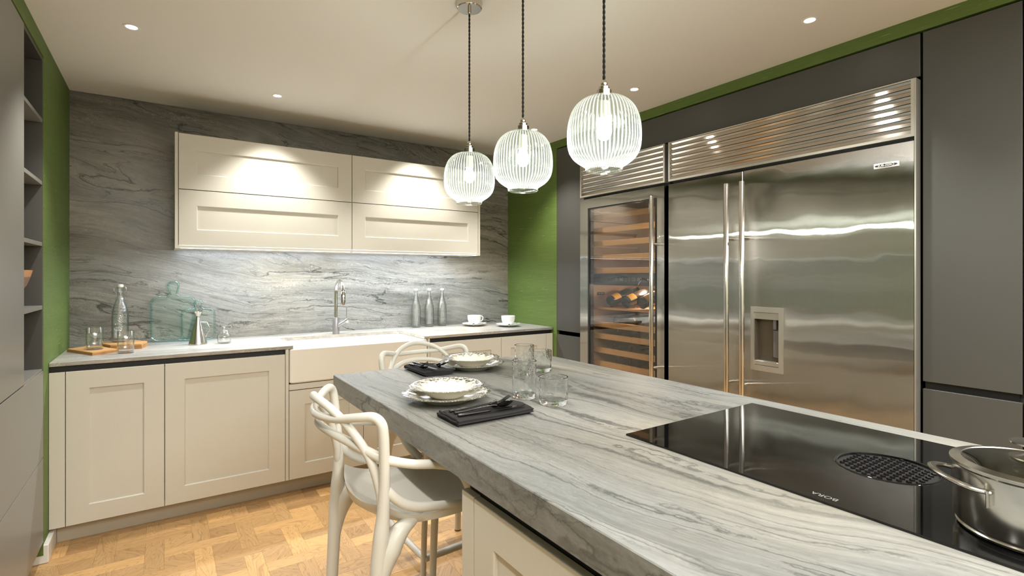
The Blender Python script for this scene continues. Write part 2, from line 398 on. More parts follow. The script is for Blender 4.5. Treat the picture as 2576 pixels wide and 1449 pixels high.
def spline(pts, n=6):
    """Catmull-Rom through (x,y,z,r) points"""
    P = [Vector(p[:3]) for p in pts]; R = [p[3] for p in pts]
    out = []
    for i in range(len(P)-1):
        p0 = P[i-1] if i else P[0]*2-P[1]; p1, p2 = P[i], P[i+1]; p3 = P[i+2] if i+2 < len(P) else P[-1]*2-P[-2]
        for k in range(n):
            t = k/n; t2 = t*t; t3 = t2*t
            c = 0.5*((2*p1)+(p2-p0)*t+(2*p0-5*p1+4*p2-p3)*t2+(3*p1-p0-3*p2+p3)*t3)
            out.append((c, R[i]*(1-t)+R[i+1]*t))
    out.append((P[-1], R[-1])); return out

def tube(bm, pts, r=None, seg=12, n=6, caps=True, smooth=True, flat=1.0, closed=False):
    pts = [p if len(p) == 4 else (*p, r) for p in pts]
    path = spline(pts, n) if smooth else [(Vector(p[:3]), p[3]) for p in pts]
    up = Vector((0, 0, 1)); prev = None; rings = []
    for i, (c, rr) in enumerate(path):
        a = path[max(0, i-1)][0]; b = path[min(len(path)-1, i+1)][0]
        if closed:
            a = path[(i-1) % len(path)][0]; b = path[(i+1) % len(path)][0]
        d = (b-a).normalized()
        if prev is None:
            ref = up if abs(d.z) < 0.9 else Vector((1, 0, 0)); u = (ref-d*ref.dot(d)).normalized()
        else:
            u = (prev-d*prev.dot(d)).normalized()
        prev = u; v = d.cross(u)
        rings.append([bm.verts.new(c+u*rr*math.cos(2*PI*k/seg)+v*rr*flat*math.sin(2*PI*k/seg)) for k in range(seg)])
    pr = list(zip(rings[:-1], rings[1:]))
    if closed: pr.append((rings[-1], rings[0]))
    for A, Bq in pr:
        for k in range(seg):
            j = (k+1) % seg; bm.faces.new((A[k], A[j], Bq[j], Bq[k]))
    if caps and not closed:
        bm.faces.new(list(reversed(rings[0]))); bm.faces.new(rings[-1])
    return bm

def wpos(o):
    v = Vector((0, 0, 0))
    while o is not None: v += Vector(o.location); o = o.parent
    return v

def mesh(name, bm, mat, parent=None, origin=None, smooth=None, **props):
    """links bm (given in world coordinates) as one object whose origin is at `origin` (or its parent's)"""
    me = bpy.data.meshes.new(name)
    if parent is not None and origin is None: org = wpos(parent)
    elif origin is not None: org = Vector(origin)
    else: org = Vector((0, 0, 0))
    bmesh.ops.translate(bm, verts=bm.verts, vec=-org)
    bmesh.ops.recalc_face_normals(bm, faces=bm.faces)
    bm.to_mesh(me); bm.free()
    for m in (mat if isinstance(mat, (list, tuple)) else [mat]): me.materials.append(m)
    o = bpy.data.objects.new(name, me); COL.objects.link(o)
    if parent is not None:
        o.parent = parent; o.location = org-wpos(parent)
    else: o.location = org
    if smooth is not None:
        for p in me.polygons: p.use_smooth = True
        if smooth < 180:
            try: me.set_sharp_from_angle(angle=math.radians(smooth))
            except Exception: pass
    for k, v in props.items(): o[k] = v
    return o

def thing(name, loc, label, cat, group=None):
    o = bpy.data.objects.new(name, None); o.empty_display_size = 0.05; COL.objects.link(o); o.location = loc
    o['label'] = label; o['category'] = cat
    if group: o['group'] = group
    return o
def tag(o, label, cat, group=None):
    o['label'] = label; o['category'] = cat
    if group: o['group'] = group
    return o
def struct(name, bm, mat, **k):
    o = mesh(name, bm, mat, **k); o['kind'] = 'structure'; return o
def copy_tree(o, parent=None):
    c = o.copy(); COL.objects.link(c); c.parent = parent
    for ch in list(o.children): copy_tree(ch, c)
    return c
def text(name, s, size, mat, parent, loc, rot, ext=0.0003, align='CENTER'):
    cu = bpy.data.curves.new(name, 'FONT'); cu.body = s; cu.size = size; cu.extrude = ext
    cu.align_x = align; cu.align_y = 'CENTER'
    tmp = bpy.data.objects.new('tmp', cu); COL.objects.link(tmp)
    bpy.context.view_layer.update()
    me = bpy.data.meshes.new_from_object(tmp.evaluated_get(bpy.context.evaluated_depsgraph_get()))
    bpy.data.objects.remove(tmp); bpy.data.curves.remove(cu)
    me.name = name; me.materials.clear(); me.materials.append(mat)
    o = bpy.data.objects.new(name, me); COL.objects.link(o); o.parent = parent
    o.location = Vector(loc)-wpos(parent); o.rotation_euler = rot
    return o

# ================================================================== THE ROOM
XL, XR, YB, ZC = -0.46, 2.645, 3.975, 2.427
floor = struct('floor', B(-1.15, 3.35, -2.6, 4.1, -0.06, -0.012), M['sub'])
# parquet: strips woven over and under one another round small square tiles (grain of the tiles on the diagonal)
PX, PY, WX, WY = 0.195, 0.200, 0.077, 0.082
X0n, Y0n = 0.3535, 2.7735      # a node where the strip along X runs over
GAP = 0.0003
def piece_mesh(name, lx, ly, diag=0.0):
    bm = bmesh.new(); hx, hy, g = lx/2-GAP/2, ly/2-GAP/2, 0.0007
    lo = [bm.verts.new((sx*hx, sy*hy, -0.012)) for sx, sy in ((-1, -1), (1, -1), (1, 1), (-1, 1))]
    mi = [bm.verts.new((sx*hx, sy*hy, -g*0.5)) for sx, sy in ((-1, -1), (1, -1), (1, 1), (-1, 1))]
    hi = [bm.verts.new((sx*(hx-g*0.5), sy*(hy-g*0.5), 0)) for sx, sy in ((-1, -1), (1, -1), (1, 1), (-1, 1))]
    for A, Bq in ((lo, mi), (mi, hi)):
        for i in range(4): j = (i+1) % 4; bm.faces.new((A[i], A[j], Bq[j], Bq[i]))
    bm.faces.new(hi)
    uvl = bm.loops.layers.uv.new('UVMap')
    ca, sa = math.cos(diag), math.sin(diag)
    for f in bm.faces:
        for l in f.loops:
            x, y = l.vert.co.x, l.vert.co.y; l[uvl].uv = (x*ca+y*sa, -x*sa+y*ca)
    me = bpy.data.meshes.new(name); bm.to_mesh(me); bm.free(); me.materials.append(M['oak']); return me
LX, LY = 2*PX-WX, 2*PY-WY
me_sx = piece_mesh('strip_along_x', LX, WY)
me_sy = piece_mesh('strip_along_y', LY, WX)      # grain turned below
bmf = bmesh.new()
me_sy = piece_mesh('strip_upright', WX, LY, PI/2)
me_t1 = piece_mesh('tile_a', PX-WX, PY-WY, PI/4)
me_t2 = piece_mesh('tile_b', PX-WX, PY-WY, -PI/4)
rest = bmesh.new(); rest_uv = rest.loops.layers.uv.new('UVMap')
def put(me, x, y, nm):
    hx = max(abs(v.co.x) for v in me.vertices); hy = max(abs(v.co.y) for v in me.vertices)
    if x+hx < -1.1 or x-hx > 3.3 or y+hy < -2.5 or y-hy > 4.05: return
    if -0.55 < x < 1.62 and 1.95 < y < 3.48:
        o = bpy.data.objects.new(nm, me); COL.objects.link(o); o.parent = floor; o.location = (x, y, 0)
    else:
        n0 = len(rest.verts); k = len(me.vertices)
        vs = [rest.verts.new((v.co.x+x, v.co.y+y, v.co.z)) for v in me.vertices]
        for p in me.polygons:
            f = rest.faces.new([vs[i] for i in p.vertices])
            for l, li in zip(f.loops, p.loop_indices): l[rest_uv].uv = me.uv_layers[0].data[li].uv
for i in range(-9, 17):
    for j in range(-29, 8):
        x, y = X0n+i*PX, Y0n+j*PY
        if (i+j) % 2 == 0: put(me_sx, x, y, 'parquet_strip')
        else: put(me_sy, x, y, 'parquet_strip')
        put(me_t1 if (i+j) % 2 else me_t2, x+PX/2, y+PY/2, 'parquet_tile')
me = bpy.data.meshes.new('parquet'); rest.to_mesh(me); rest.free(); me.materials.append(M['oak'])
o = bpy.data.objects.new('parquet', me); COL.objects.link(o); o.parent = floor; o['kind'] = 'stuff'

struct('ceiling', B(-1.15, 3.35, -2.6, 4.1, ZC, ZC+0.1), M['white'])
wb = struct('wall_back', B(-1.15, 3.35, YB+0.02, YB+0.12, -0.012, ZC), M['green'])
mesh('stone_cladding', B(XL, XR, YB, YB+0.02, 0.86, ZC-0.004), M['stone_wall'], wb)
bm = B(XL-0.1, XL, 3.178, YB+0.02, 0.04, ZC); box(bm, XL-0.1, XL, -2.6, 3.178, 2.345, ZC); box(bm, -1.14, -1.06, -2.6, YB+0.02, -0.012, ZC)
struct('wall_left', bm, M['green'])
bm = B(XR, XR+0.1, 3.258, YB+0.02, -0.012, ZC); box(bm, XR, XR+0.1, -2.6, 3.258, 2.366, ZC); box(bm, 3.28, 3.34, -2.6, YB+0.02, -0.012, ZC)
struct('wall_right', bm, M['green'])
struct('wall_front', B(-1.15, 3.35, -2.72, -2.62, -0.012, ZC), M['wallpale'])
struct('baseboard_left', B(-0.62, XL+0.018, 3.180, 3.397, 0, 0.088, bev=0.004), M['skirt'])

# ================================================================== FRAMED DOORS
def door(parent, ax, u0, u1, z0, z1, face, out, name='door', fr=0.087, th=0.020, rec=0.010, mat=None, pmat=None, label=None):
    """shaker door on a vertical face. ax='x': spans x at y=face, ax='y': spans y at x=face. out = sign of the outward normal"""
    mat = mat or M['cream']; pmat = pmat or M['cream']
    def P(u, z, d):   # d>0 goes into the cabinet
        return (u, face-out*d, z) if ax == 'x' else (face-out*d, u, z)
    bm = bmesh.new()
    o4 = [(u0, z0), (u1, z0), (u1, z1), (u0, z1)]
    b = 0.0012
    oi = [(u0+b, z0+b), (u1-b, z0+b), (u1-b, z1-b), (u0+b, z1-b)]
    i4 = [(u0+fr, z0+fr), (u1-fr, z0+fr), (u1-fr, z1-fr), (u0+fr, z1-fr)]
    c = 0.004
    j4 = [(u0+fr+c, z0+fr+c), (u1-fr-c, z0+fr+c), (u1-fr-c, z1-fr-c), (u0+fr+c, z1-fr-c)]
    def R(pts, d): return [bm.verts.new(P(u, z, d)) for u, z in pts]
    rb = R(o4, th); r0 = R(o4, b); r1 = R(oi, 0); r2 = R(i4, 0); r3 = R(j4, c*1.0); r4 = R(j4, rec+0.001)
    rk = R(i4, th)
    for A, Bq in ((rb, r0), (r0, r1), (r1, r2), (r2, r3), (r3, r4)):
        for i in range(4): j = (i+1) % 4; bm.faces.new((A[i], A[j], Bq[j], Bq[i]))
    bm.faces.new(rb)
    o = mesh(name, bm, mat, parent)
    if label: o['label'] = label
    q = bmesh.new()
    A = [q.verts.new(P(u, z, rec)) for u, z in [(u0+fr, z0+fr), (u1-fr, z0+fr), (u1-fr, z1-fr), (u0+fr, z1-fr)]]
    Bq = [q.verts.new(P(u, z, th-0.002)) for u, z in [(u0+fr, z0+fr), (u1-fr, z0+fr), (u1-fr, z1-fr), (u0+fr, z1-fr)]]
    q.faces.new(A); q.faces.new(Bq)
    for i in range(4): j = (i+1) % 4; q.faces.new((A[i], A[j], Bq[j], Bq[i]))
    mesh('recessed_panel', q, pmat, o)
    return o

YF = 3.307
def base_cabinet(x0, x1, doors, label, extra=None):
    t = thing('base_cabinet', ((x0+x1)/2, 3.64, 0), label, 'cabinet')
    bm = B(x0+0.001, x1-0.001, YF+0.022, 3.96, 0.104, 0.845)
    mesh('carcass', bm, M['cream'], t)
    for (a, b) in doors: door(t, 'x', a+0.0015, b-0.0015, 0.104, 0.860, YF, -1)
    mesh('handle_channel', B(x0, x1, YF+0.024, YF+0.034, 0.845, 0.8895), M['black'], t)
    return t
t = base_cabinet(XL+0.001, 0.004, [(-0.3985, 0.004)], 'cream base cabinet at the left end under the cork boards, single narrow door')
mesh('filler_panel', B(XL+0.001, -0.4, YF, YF+0.02, 0.104, 0.860, bev=0.001), M['cream'], t)
t = base_cabinet(0.004, 0.603, [(0.004, 0.603)], 'cream base cabinet with one wide door, just left of the sink')
mesh('end_panel', B(0.604, 0.6215, YF, 3.96, 0.104, 0.889, bev=0.0008), M['cream'], t)
t = base_cabinet(1.545, 2.14, [(1.545, 2.14)], 'cream base cabinet right of the sink, under the three small bottles')
mesh('end_panel', B(1.5275, 1.5445, YF, 3.96, 0.104, 0.889, bev=0.0008), M['cream'], t)
t = base_cabinet(2.14, 2.642, [(2.14, 2.575)], 'cream base cabinet in the right corner, under the coffee cups')
mesh('filler_panel', B(2.577, 2.642, YF, YF+0.02, 0.104, 0.860, bev=0.001), M['cream'], t)
# sink cabinet
t = thing('sink_cabinet', (1.075, 3.64, 0), 'cream two door cabinet beneath the white butler sink', 'cabinet')
bm = B(0.623, 1.526, YF+0.022, YF+0.04, 0.104, 0.675); box(bm, 0.623, 0.64, YF+0.04, 3.96, 0.104, 0.66)
box(bm, 1.51, 1.526, YF+0.04, 3.96, 0.104, 0.66); box(bm, 0.64, 1.51, YF+0.04, 3.96, 0.104, 0.12)
mesh('carcass', bm, M['cream'], t)
mesh('rail', B(0.624, 1.5255, YF, YF+0.022, 0.642, 0.676, bev=0.001), M['cream_h'], t)
door(t, 'x', 0.6245, 1.0735, 0.104, 0.637, YF, -1); door(t, 'x', 1.0765, 1.5255, 0.104, 0.637, YF, -1)
# plinth
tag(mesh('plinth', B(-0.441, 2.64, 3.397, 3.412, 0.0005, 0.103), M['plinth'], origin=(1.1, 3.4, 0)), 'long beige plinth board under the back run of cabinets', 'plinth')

# worktop: one stone slab wrapping round the sink
bm = B(XL+0.001, 0.647, YF, YB-0.001, 0.890, 0.910, bev=0.0015)
box(bm, 1.502, 2.643, YF, YB-0.001, 0.890, 0.910, bev=0.0015)
box(bm, 0.647, 1.502, 3.755, YB-0.001, 0.890, 0.910)
tag(mesh('worktop', bm, M['stone_top'], origin=(1.1, 3.6, 0.89)), 'thin pale grey veined stone worktop along the back wall', 'worktop')

# butler sink
t = thing('butler_sink', (1.075, 3.53, 0.68), 'wide white ceramic butler sink with deep front apron', 'sink')
def sink_bm():
    bm = bmesh.new()
    X0, X1, Y0, Y1, Z0, Z1 = 0.6255, 1.5245, YF-0.004, 3.80, 0.681, 0.8885
    def rr(x0, x1, y0, y1, r, z, n=5):
        out = []
        for (cx, cy_, a0) in ((x1-r, y1-r, 0), (x0+r, y1-r, 90), (x0+r, y0+r, 180), (x1-r, y0+r, 270)):
            for k in range(n+1):
                a = math.radians(a0+90*k/n); out.append(bm.verts.new((cx+r*math.cos(a), cy_+r*math.sin(a), z)))
        return out
    L = [rr(X0+.006, X1-.006, Y0+.006, Y1-.006, .02, Z0), rr(X0, X1, Y0, Y1, .014, Z0+.008), rr(X0, X1, Y0, Y1, .014, Z1-.005), rr(X0+.004, X1-.004, Y0+.004, Y1-.004, .014, Z1),
         rr(X0+.026, X1-.026, Y0+.026, Y1-.048, .03, Z1), rr(X0+.03, X1-.03, Y0+.03, Y1-.052, .03, Z1-.006), rr(X0+.034, X1-.034, Y0+.034, Y1-.056, .035, 0.715), rr(X0+.055, X1-.055, Y0+.055, Y1-.075, .03, 0.70)]
    for A, Bq in zip(L[:-1], L[1:]):
        n = len(A)
        for i in range(n): j = (i+1) % n; bm.faces.new((A[i], A[j], Bq[j], Bq[i]))
    bm.faces.new(L[0]); bm.faces.new(L[-1]); return bm
mesh('basin', sink_bm(), M['sink'], t, smooth=35)
bm = bmesh.new(); lathe(bm, [(0, 0.002), (0.038, 0.002), (0.042, 0), (0.042, -0.001)], 32, (1.075, 3.54, 0.7015)); mesh('drain', bm, M['chrome'], t, smooth=40)
mesh('overflow', B(1.055, 1.095, 3.742, 3.7465, 0.842, 0.862, bev=0.001), M['chrome'], t)

# tap
t = thing('kitchen_tap', (1.03, 3.79, 0.91), 'chrome swan neck tap with grey base and side lever behind the sink', 'tap')
bm = bmesh.new(); lathe(bm, [(0, 0), (0.0235, 0), (0.0235, 0.118), (0.0225, 0.12), (0, 0.12)], 32, (1.03, 3.79, 0.9105)); mesh('base', bm, M['tapgrey'], t, smooth=40)
pts = [(1.03, 3.79, 1.03), (1.03, 3.79, 1.12), (1.03, 3.79, 1.20)]
for k in range(1, 12):
    a = PI*k/12; pts.append((1.03, 3.79-0.09+0.09*math.cos(a), 1.207+0.088*math.sin(a)))
pts += [(1.03, 3.61, 1.20)]
bm = bmesh.new(); tube(bm, [(*p, 0.0125) for p in pts], seg=16, n=3); mesh('spout', bm, M['chrome'], t, smooth=60)
bm = bmesh.new(); lathe(bm, [(0, 0), (0.0155, 0), (0.0165, 0.004), (0.0165, 0.088), (0.013, 0.094), (0, 0.094)], 24, (1.03, 3.61, 1.128)); mesh('spray_head', bm, M['chrome'], t, smooth=40)
bm = bmesh.new(); tube(bm, [(1.035, 3.785, 0.965, 0.0155), (1.092, 3.765, 1.002, 0.0155)], seg=20, smooth=False); mesh('lever_housing', bm, M['tapgrey'], t, smooth=50)
bm = bmesh.new(); tube(bm, [(1.092, 3.765, 1.002, 0.0175), (1.106, 3.760, 1.011, 0.0175)], seg=20, smooth=False); cap = mesh('lever_cap', bm, M['chrome'], t, smooth=50)
bm = bmesh.new(); tube(bm, [(1.098, 3.763, 1.012, 0.003), (1.098, 3.763, 1.105, 0.0026)], seg=8, smooth=False); mesh('lever', bm, M['chrome'], t, smooth=50)

# ================================================================== WALL CABINETS
YW = 3.645
def wall_cabinet(x0, x1, xe, label):
    t = thing('wall_cabinet', ((x0+x1)/2, 3.80, 1.497), label, 'cabinet')
    mesh('carcass', B(x0+0.001, x1-0.001, YW+0.021, YB-0.001, 1.514, 2.181), M['cream'], t)
    door(t, 'x', x0+0.0015, x1-0.0015, 1.516, 1.8465, YW, -1, 'flap_door', 0.092, mat=M['cream_h'])
    door(t, 'x', x0+0.0015, x1-0.0015, 1.8515, 2.183, YW, -1, 'flap_door', 0.092, mat=M['cream_h'])
    bm = B(x0, x1, YW+0.030, YB-0.001, 1.498, 1.513)
    mesh('bottom_panel', bm, M['cream_h'], t)
    mesh('light_strip', B(x0+0.012, x1-0.012, YW+0.008, YW+0.022, 1.4965, 1.5125), M['led'], t)
    mesh('light_channel', B(x0, x1, YW+0.001, YW+0.007, 1.498, 1.5135), M['cream_h'], t)
    mesh('end_panel', B(*xe, YW-0.002, YB-0.001, 1.495, 2.186, bev=0.0008), M['cream'], t)
    return t
wall_cabinet(0.072, 1.102, (0.054, 0.0705), 'left cream wall cabinet with two stacked flap doors on the stone wall')
wall_cabinet(1.103, 2.133, (2.1345, 2.151), 'right cream wall cabinet with two stacked flap doors, partly behind a pendant lamp')

# ================================================================== LEFT TALL UNITS
def tall_left(y0, y1, yn, label):
    t = thing('tall_cabinet', (XL-0.3, (y0+y1)/2, 0), label, 'cabinet')
    xf = XL
    bm = B(-1.05, xf-0.021, y0+.001, yn-0.018 if yn else y1-.001, 0.905, 2.333)
    box(bm, -1.05, xf-0.021, y0+.001, y1-.001, 0.104, 0.886)
    mesh('carcass', bm, M['grey_in'], t)
    mesh('plinth', B(-1.05, xf-0.06, y0, y1, 0.0005, 0.103), M['grey_in'], t)
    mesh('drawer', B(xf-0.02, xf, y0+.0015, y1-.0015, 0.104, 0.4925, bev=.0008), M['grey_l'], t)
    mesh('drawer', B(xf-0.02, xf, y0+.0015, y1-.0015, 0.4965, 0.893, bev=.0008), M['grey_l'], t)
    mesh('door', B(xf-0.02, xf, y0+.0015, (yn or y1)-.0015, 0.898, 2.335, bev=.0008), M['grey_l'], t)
    if yn:
        bm = B(xf-0.32, xf-0.001, yn, yn+0.004, 0.90, 2.335); box(bm, xf-0.32, xf-0.305, yn, y1, 0.90, 2.335)
        mesh('shelf_box', bm, M['grey_in'], t)
        mesh('side_panel', B(xf-0.32, xf-0.001, y1-0.018, y1-0.001, 0.90, 2.335), M['grey'], t)
        mesh('top_panel', B(xf-0.305, xf-0.001, yn+0.004, y1-0.018, 2.317, 2.335), M['grey_in'], t)
        for z in (0.905, 1.196, 1.485, 1.765, 2.052):
            mesh('shelf', B(xf-0.305, xf-0.001, yn+0.005, y1-0.0185, z-0.018, z, bev=0.0008), M['grey_l'], t)
    return t
tall_left(2.19, 3.176, 2.783, 'tall grey cabinet on the left with open shelf niche holding a wooden bowl')
tall_left(1.2, 2.188, None, 'plain tall grey cabinet on the left, on the camera side of the shelf niche')
tall_left(0.2, 1.198, None, 'tall grey cabinet of the left run beside the camera, outside the picture')

t = thing('wooden_bowl', (-0.605, 3.00, 1.197), 'two tone wooden bowl with tan rim on the niche shelf', 'bowl')
bm = bmesh.new(); lathe(bm, [(0, 0), (0.03, 0), (0.05, 0.015), (0.092, 0.055), (0.117, 0.095), (0.1285, 0.130), (0.122, 0.130), (0.108, 0.095), (0.08, 0.05), (0.04, 0.02), (0, 0.015)], 48, (-0.605, 3.00, 1.197))
mesh('body', bm, M['bowlgrey'], t, smooth=50)
bm = bmesh.new(); lathe(bm, [(0.1285, 0.130), (0.1355, 0.158), (0.131, 0.159), (0.122, 0.130)], 48, (-0.605, 3.00, 1.197), close=True)
mesh('rim', bm, M['bowlwood'], t, smooth=50)

# ================================================================== RIGHT TALL UNITS AND APPLIANCES
XA = 2.600       # appliance fronts stand a little proud
S = XA/2.645
def yy(y): return y*S
def zz(z): return H+(z-H)*S
t = thing('tall_cabinet', (2.95, 3.11, 0), 'narrow tall charcoal cabinet between the green wall and the wine cooler', 'cabinet')
mesh('carcass', B(2.666, 3.27, 2.935, 3.255, 0.104, 2.355), M['grey_in'], t)
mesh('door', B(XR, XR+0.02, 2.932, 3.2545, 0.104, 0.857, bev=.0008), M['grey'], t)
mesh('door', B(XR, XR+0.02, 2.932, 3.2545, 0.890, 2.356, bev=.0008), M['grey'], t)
mesh('handle_channel', B(XR+0.021, XR+0.03, 2.935, 3.25, 0.857, 0.890), M['black'], t)
t = thing('overhead_cabinet', (2.95, 1.89, 2.17), 'long charcoal cabinet front bridging above the steel appliances', 'cabinet')
mesh('carcass', B(2.666, 3.27, 0.835, 2.925, 2.185, 2.355), M['grey_in'], t)
mesh('front_panel', B(XR, XR+0.02, 0.833, 2.931, 2.1755, 2.356, bev=.0008), M['grey'], t)
def tall_right(y0, y1, label):
    t = thing('tall_cabinet', (2.95, (y0+y1)/2, 0), label, 'cabinet')
    mesh('carcass', B(2.675, 3.27, y0+.001, y1-.001, 0.104, 2.355), M['grey_in'], t)
    mesh('door', B(XR, XR+0.02, y0+.001, y1-.001, 0.104, 0.8575, bev=.0008), M['grey'], t)
    mesh('door', B(XR, XR+0.02, y0+.001, y1-.001, 0.889, 2.356, bev=.0008), M['grey'], t)
    mesh('handle_channel', B(XR+0.021, XR+0.03, y0+.012, y1-.012, 0.857, 0.890), M['black'], t)
    return t
tall_right(0.519, 0.824, 'tall charcoal cabinet with recessed grip right of the big fridge')
tall_right(-0.10, 0.517, 'tall charcoal cabinet at the right edge of the photo')
tall_right(-0.72, -0.102, 'last tall charcoal cabinet of the right run, outside the picture')

ZT, ZG, ZD = zz(2.174), zz(1.927), zz(1.908)    # grille top, grille bottom, door top
def grille(t, y0, y1, n=7):
    mesh('grille_frame', (lambda bm: (box(bm, XA, XA+0.05, y0, y0+0.012, ZG, ZT), box(bm, XA, XA+0.05, y1-0.012, y1, ZG, ZT),
         box(bm, XA, XA+0.05, y0+0.012, y1-0.012, ZT-0.006, ZT), box(bm, XA, XA+0.05, y0+0.012, y1-0.012, ZG, ZG+0.012), bm)[-1])(bmesh.new()), M['trim'], t)
    mesh('grille_back', B(XA+0.045, XA+0.05, y0+0.012, y1-0.012, ZG+0.012, ZT-0.006), M['matblack'], t)
    p = (ZT-ZG-0.018)/n
    bm = bmesh.new()
    prof = [(0.000, 0.0005), (0.004, p*0.50), (0.013, p*0.53), (0.005, p*0.97), (0.024, p*0.97), (0.024, 0.0005)]
    a = [bm.verts.new((XA+0.002+d, y0+0.0125, z)) for d, z in prof]; b = [bm.verts.new((XA+0.002+d, y1-0.0125, z)) for d, z in prof]
    k = len(prof)
    for i in range(k): j = (i+1) % k; bm.faces.new((a[i], a[j], b[j], b[i]))
    bm.faces.new(a); bm.faces.new(list(reversed(b)))
    bmesh.ops.translate(bm, verts=bm.verts, vec=(0, 0, ZG+0.012))
    first = mesh('louver', bm, M['steel_g'], t)
    for i in range(1, n):
        c = first.copy(); COL.objects.link(c); c.parent = t; c.location = Vector(first.location)+Vector((0, 0, p*i))

def handle(t, y, z0, z1, parent=None):
    bm = bmesh.new(); x = XA-0.058
    lathe(bm, [(0, 0), (0.0125, 0), (0.0137, 0.0015), (0.0137, z1-z0-0.0015), (0.0125, z1-z0), (0, z1-z0)], 24, (x, y, z0))
    h = mesh('handle', bm, M['steel_p'], parent or t, smooth=40)
    for z in (z0+0.30, z1-0.30):
        q = bmesh.new(); tube(q, [(x+0.008, y, z, 0.010), (XA+0.001, y, z, 0.010)], seg=14, smooth=False)
        mesh('bracket', q, M['steel_p'], h, smooth=50)

def side_trim(t, y0, y1): pass
# ---- wine cooler
Y0, Y1 = yy(2.171), yy(2.976)
t = thing('wine_cooler', (XA, (Y0+Y1)/2, 0), 'tall steel wine cooler with glass door and lit wooden racks', 'wine cooler')
bm = bmesh.new()
box(bm, XA+0.055, 3.25, Y0, Y0+0.05, 0.1, ZT); box(bm, XA+0.055, 3.25, Y1-0.05, Y1, 0.1, ZT)
box(bm, XA+0.055, 3.25, Y0+0.05, Y1-0.05, 1.875, ZT); box(bm, XA+0.055, 3.25, Y0+0.05, Y1-0.05, 0.1, 0.2)
box(bm, 3.20, 3.25, Y0+0.05, Y1-0.05, 0.2, 1.875)
mesh('housing', bm, M['matblack'], t)
bm = bmesh.new(); LY0, LY1 = Y0+0.0505, Y1-0.0505
box(bm, XA+0.06, 3.195, LY0, LY0+0.004, 0.2, 1.874); box(bm, XA+0.06, 3.195, LY1-0.004, LY1, 0.2, 1.874)
box(bm, 3.19, 3.199, LY0+.004, LY1-.004, 0.2, 1.874); box(bm, XA+0.06, 3.19, LY0+.004, LY1-.004, 0.2, 0.205)
mesh('lining', bm, M['coolin'], t)
G0, G1, GZ0, GZ1 = yy(2.232), yy(2.888), 0.30, zz(1.838)
bm = bmesh.new()
box(bm, XA, XA+0.045, Y0+.002, G0, 0.12, ZD); box(bm, XA, XA+0.045, G1, Y1-.002, 0.12, ZD)
box(bm, XA, XA+0.045, G0, G1, GZ1, ZD); box(bm, XA, XA+0.045, G0, G1, 0.12, GZ0)
d = mesh('door', bm, M['steel'], t)
bm = bmesh.new(); gi = 0.016
box(bm, XA+0.0005, XA+0.045, G0+.0005, G0+gi, GZ0+.0005, GZ1-.0005); box(bm, XA+0.0005, XA+0.045, G1-gi, G1-.0005, GZ0+.0005, GZ1-.0005)
box(bm, XA+0.0005, XA+0.045, G0+gi, G1-gi, GZ1-0.008, GZ1-.0005); box(bm, XA+0.0005, XA+0.045, G0+gi, G1-gi, GZ0+.0005, GZ0+gi)
mesh('gasket', bm, M['matblack'], d)
bm = bmesh.new(); vs = [bm.verts.new(p) for p in ((XA+0.006, G0+gi, GZ0+gi), (XA+0.006, G1-gi, GZ0+gi), (XA+0.006, G1-gi, GZ1-.008), (XA+0.006, G0+gi, GZ1-.008))]; bm.faces.new(vs)
mesh('glass_pane', bm, M['pane'], d)
handle(t, yy(2.228), 0.45, zz(1.84), d)
grille(t, Y0, Y1)
RY0, RY1 = LY0+0.014, LY1-0.012
racks = [1.784, 1.686, 1.588, 1.484, 1.389, 0.992, 0.906, 0.802, 0.704, 0.60, 0.50, 0.40]
for z in racks:
    r = mesh('rack', B(2.672, 2.690, RY0, RY1, z-0.040, z, bev=0.002), M['shelfwood'], t)
    if 0.69 < z < 1.0: mesh('rack_tray', B(2.691, 3.15, RY0, RY1, z-0.032, z-0.028), M['shelfwood'], r)
cp = mesh('control_panel', B(2.675, 2.705, LY0+0.005, LY1-0.005, 1.262, 1.346), M['matblack'], t)
text('digits', '0  00 . |  |  00  00', 0.034, M['display'], cp, (2.6745, (LY0+LY1)/2-0.02, 1.304), (PI/2, 0, -PI/2))
bp = mesh('display_shelf', B(2.672, 3.15, RY0, RY1, 1.085, 1.098), M['shelfwood'], t)
mesh('divider', B(2.72, 3.18, LY0+0.006, LY1-0.006, 1.262, 1.268), M['coolin'], t)
st = mesh('sticker', B(2.725, 2.800, LY1-0.0055, LY1-0.0042, 1.185, 1.206), M['ink'], t)
text('lettering', 'SUB-ZERO', 0.0135, M['skirt'], st, (2.7625, LY1-0.0058, 1.1955), (PI/2, 0, 0))
for k in range(4): mesh('small_print', B(2.735+0.004*(k % 2), 2.790-0.004*(k % 2), LY1-0.0052, LY1-0.0042, 1.172-k*0.007, 1.1735-k*0.007), M['greyink'], t)
def cl(x, y, z, e, r=0.04):
    l = bpy.data.lights.new('cooler_lamp', 'POINT'); l.energy = e; l.color = (1.0, 0.80, 0.62); l.shadow_soft_size = r
    o = bpy.data.objects.new('cooler_lamp', l); o.location = (x, y, z); COL.objects.link(o)
cl(2.90, (LY0+LY1)/2, 1.235, 4.0); cl(2.80, (LY0+LY1)/2, 1.845, 1.6); cl(2.72, (LY0+LY1)/2, 1.045, 0.6)

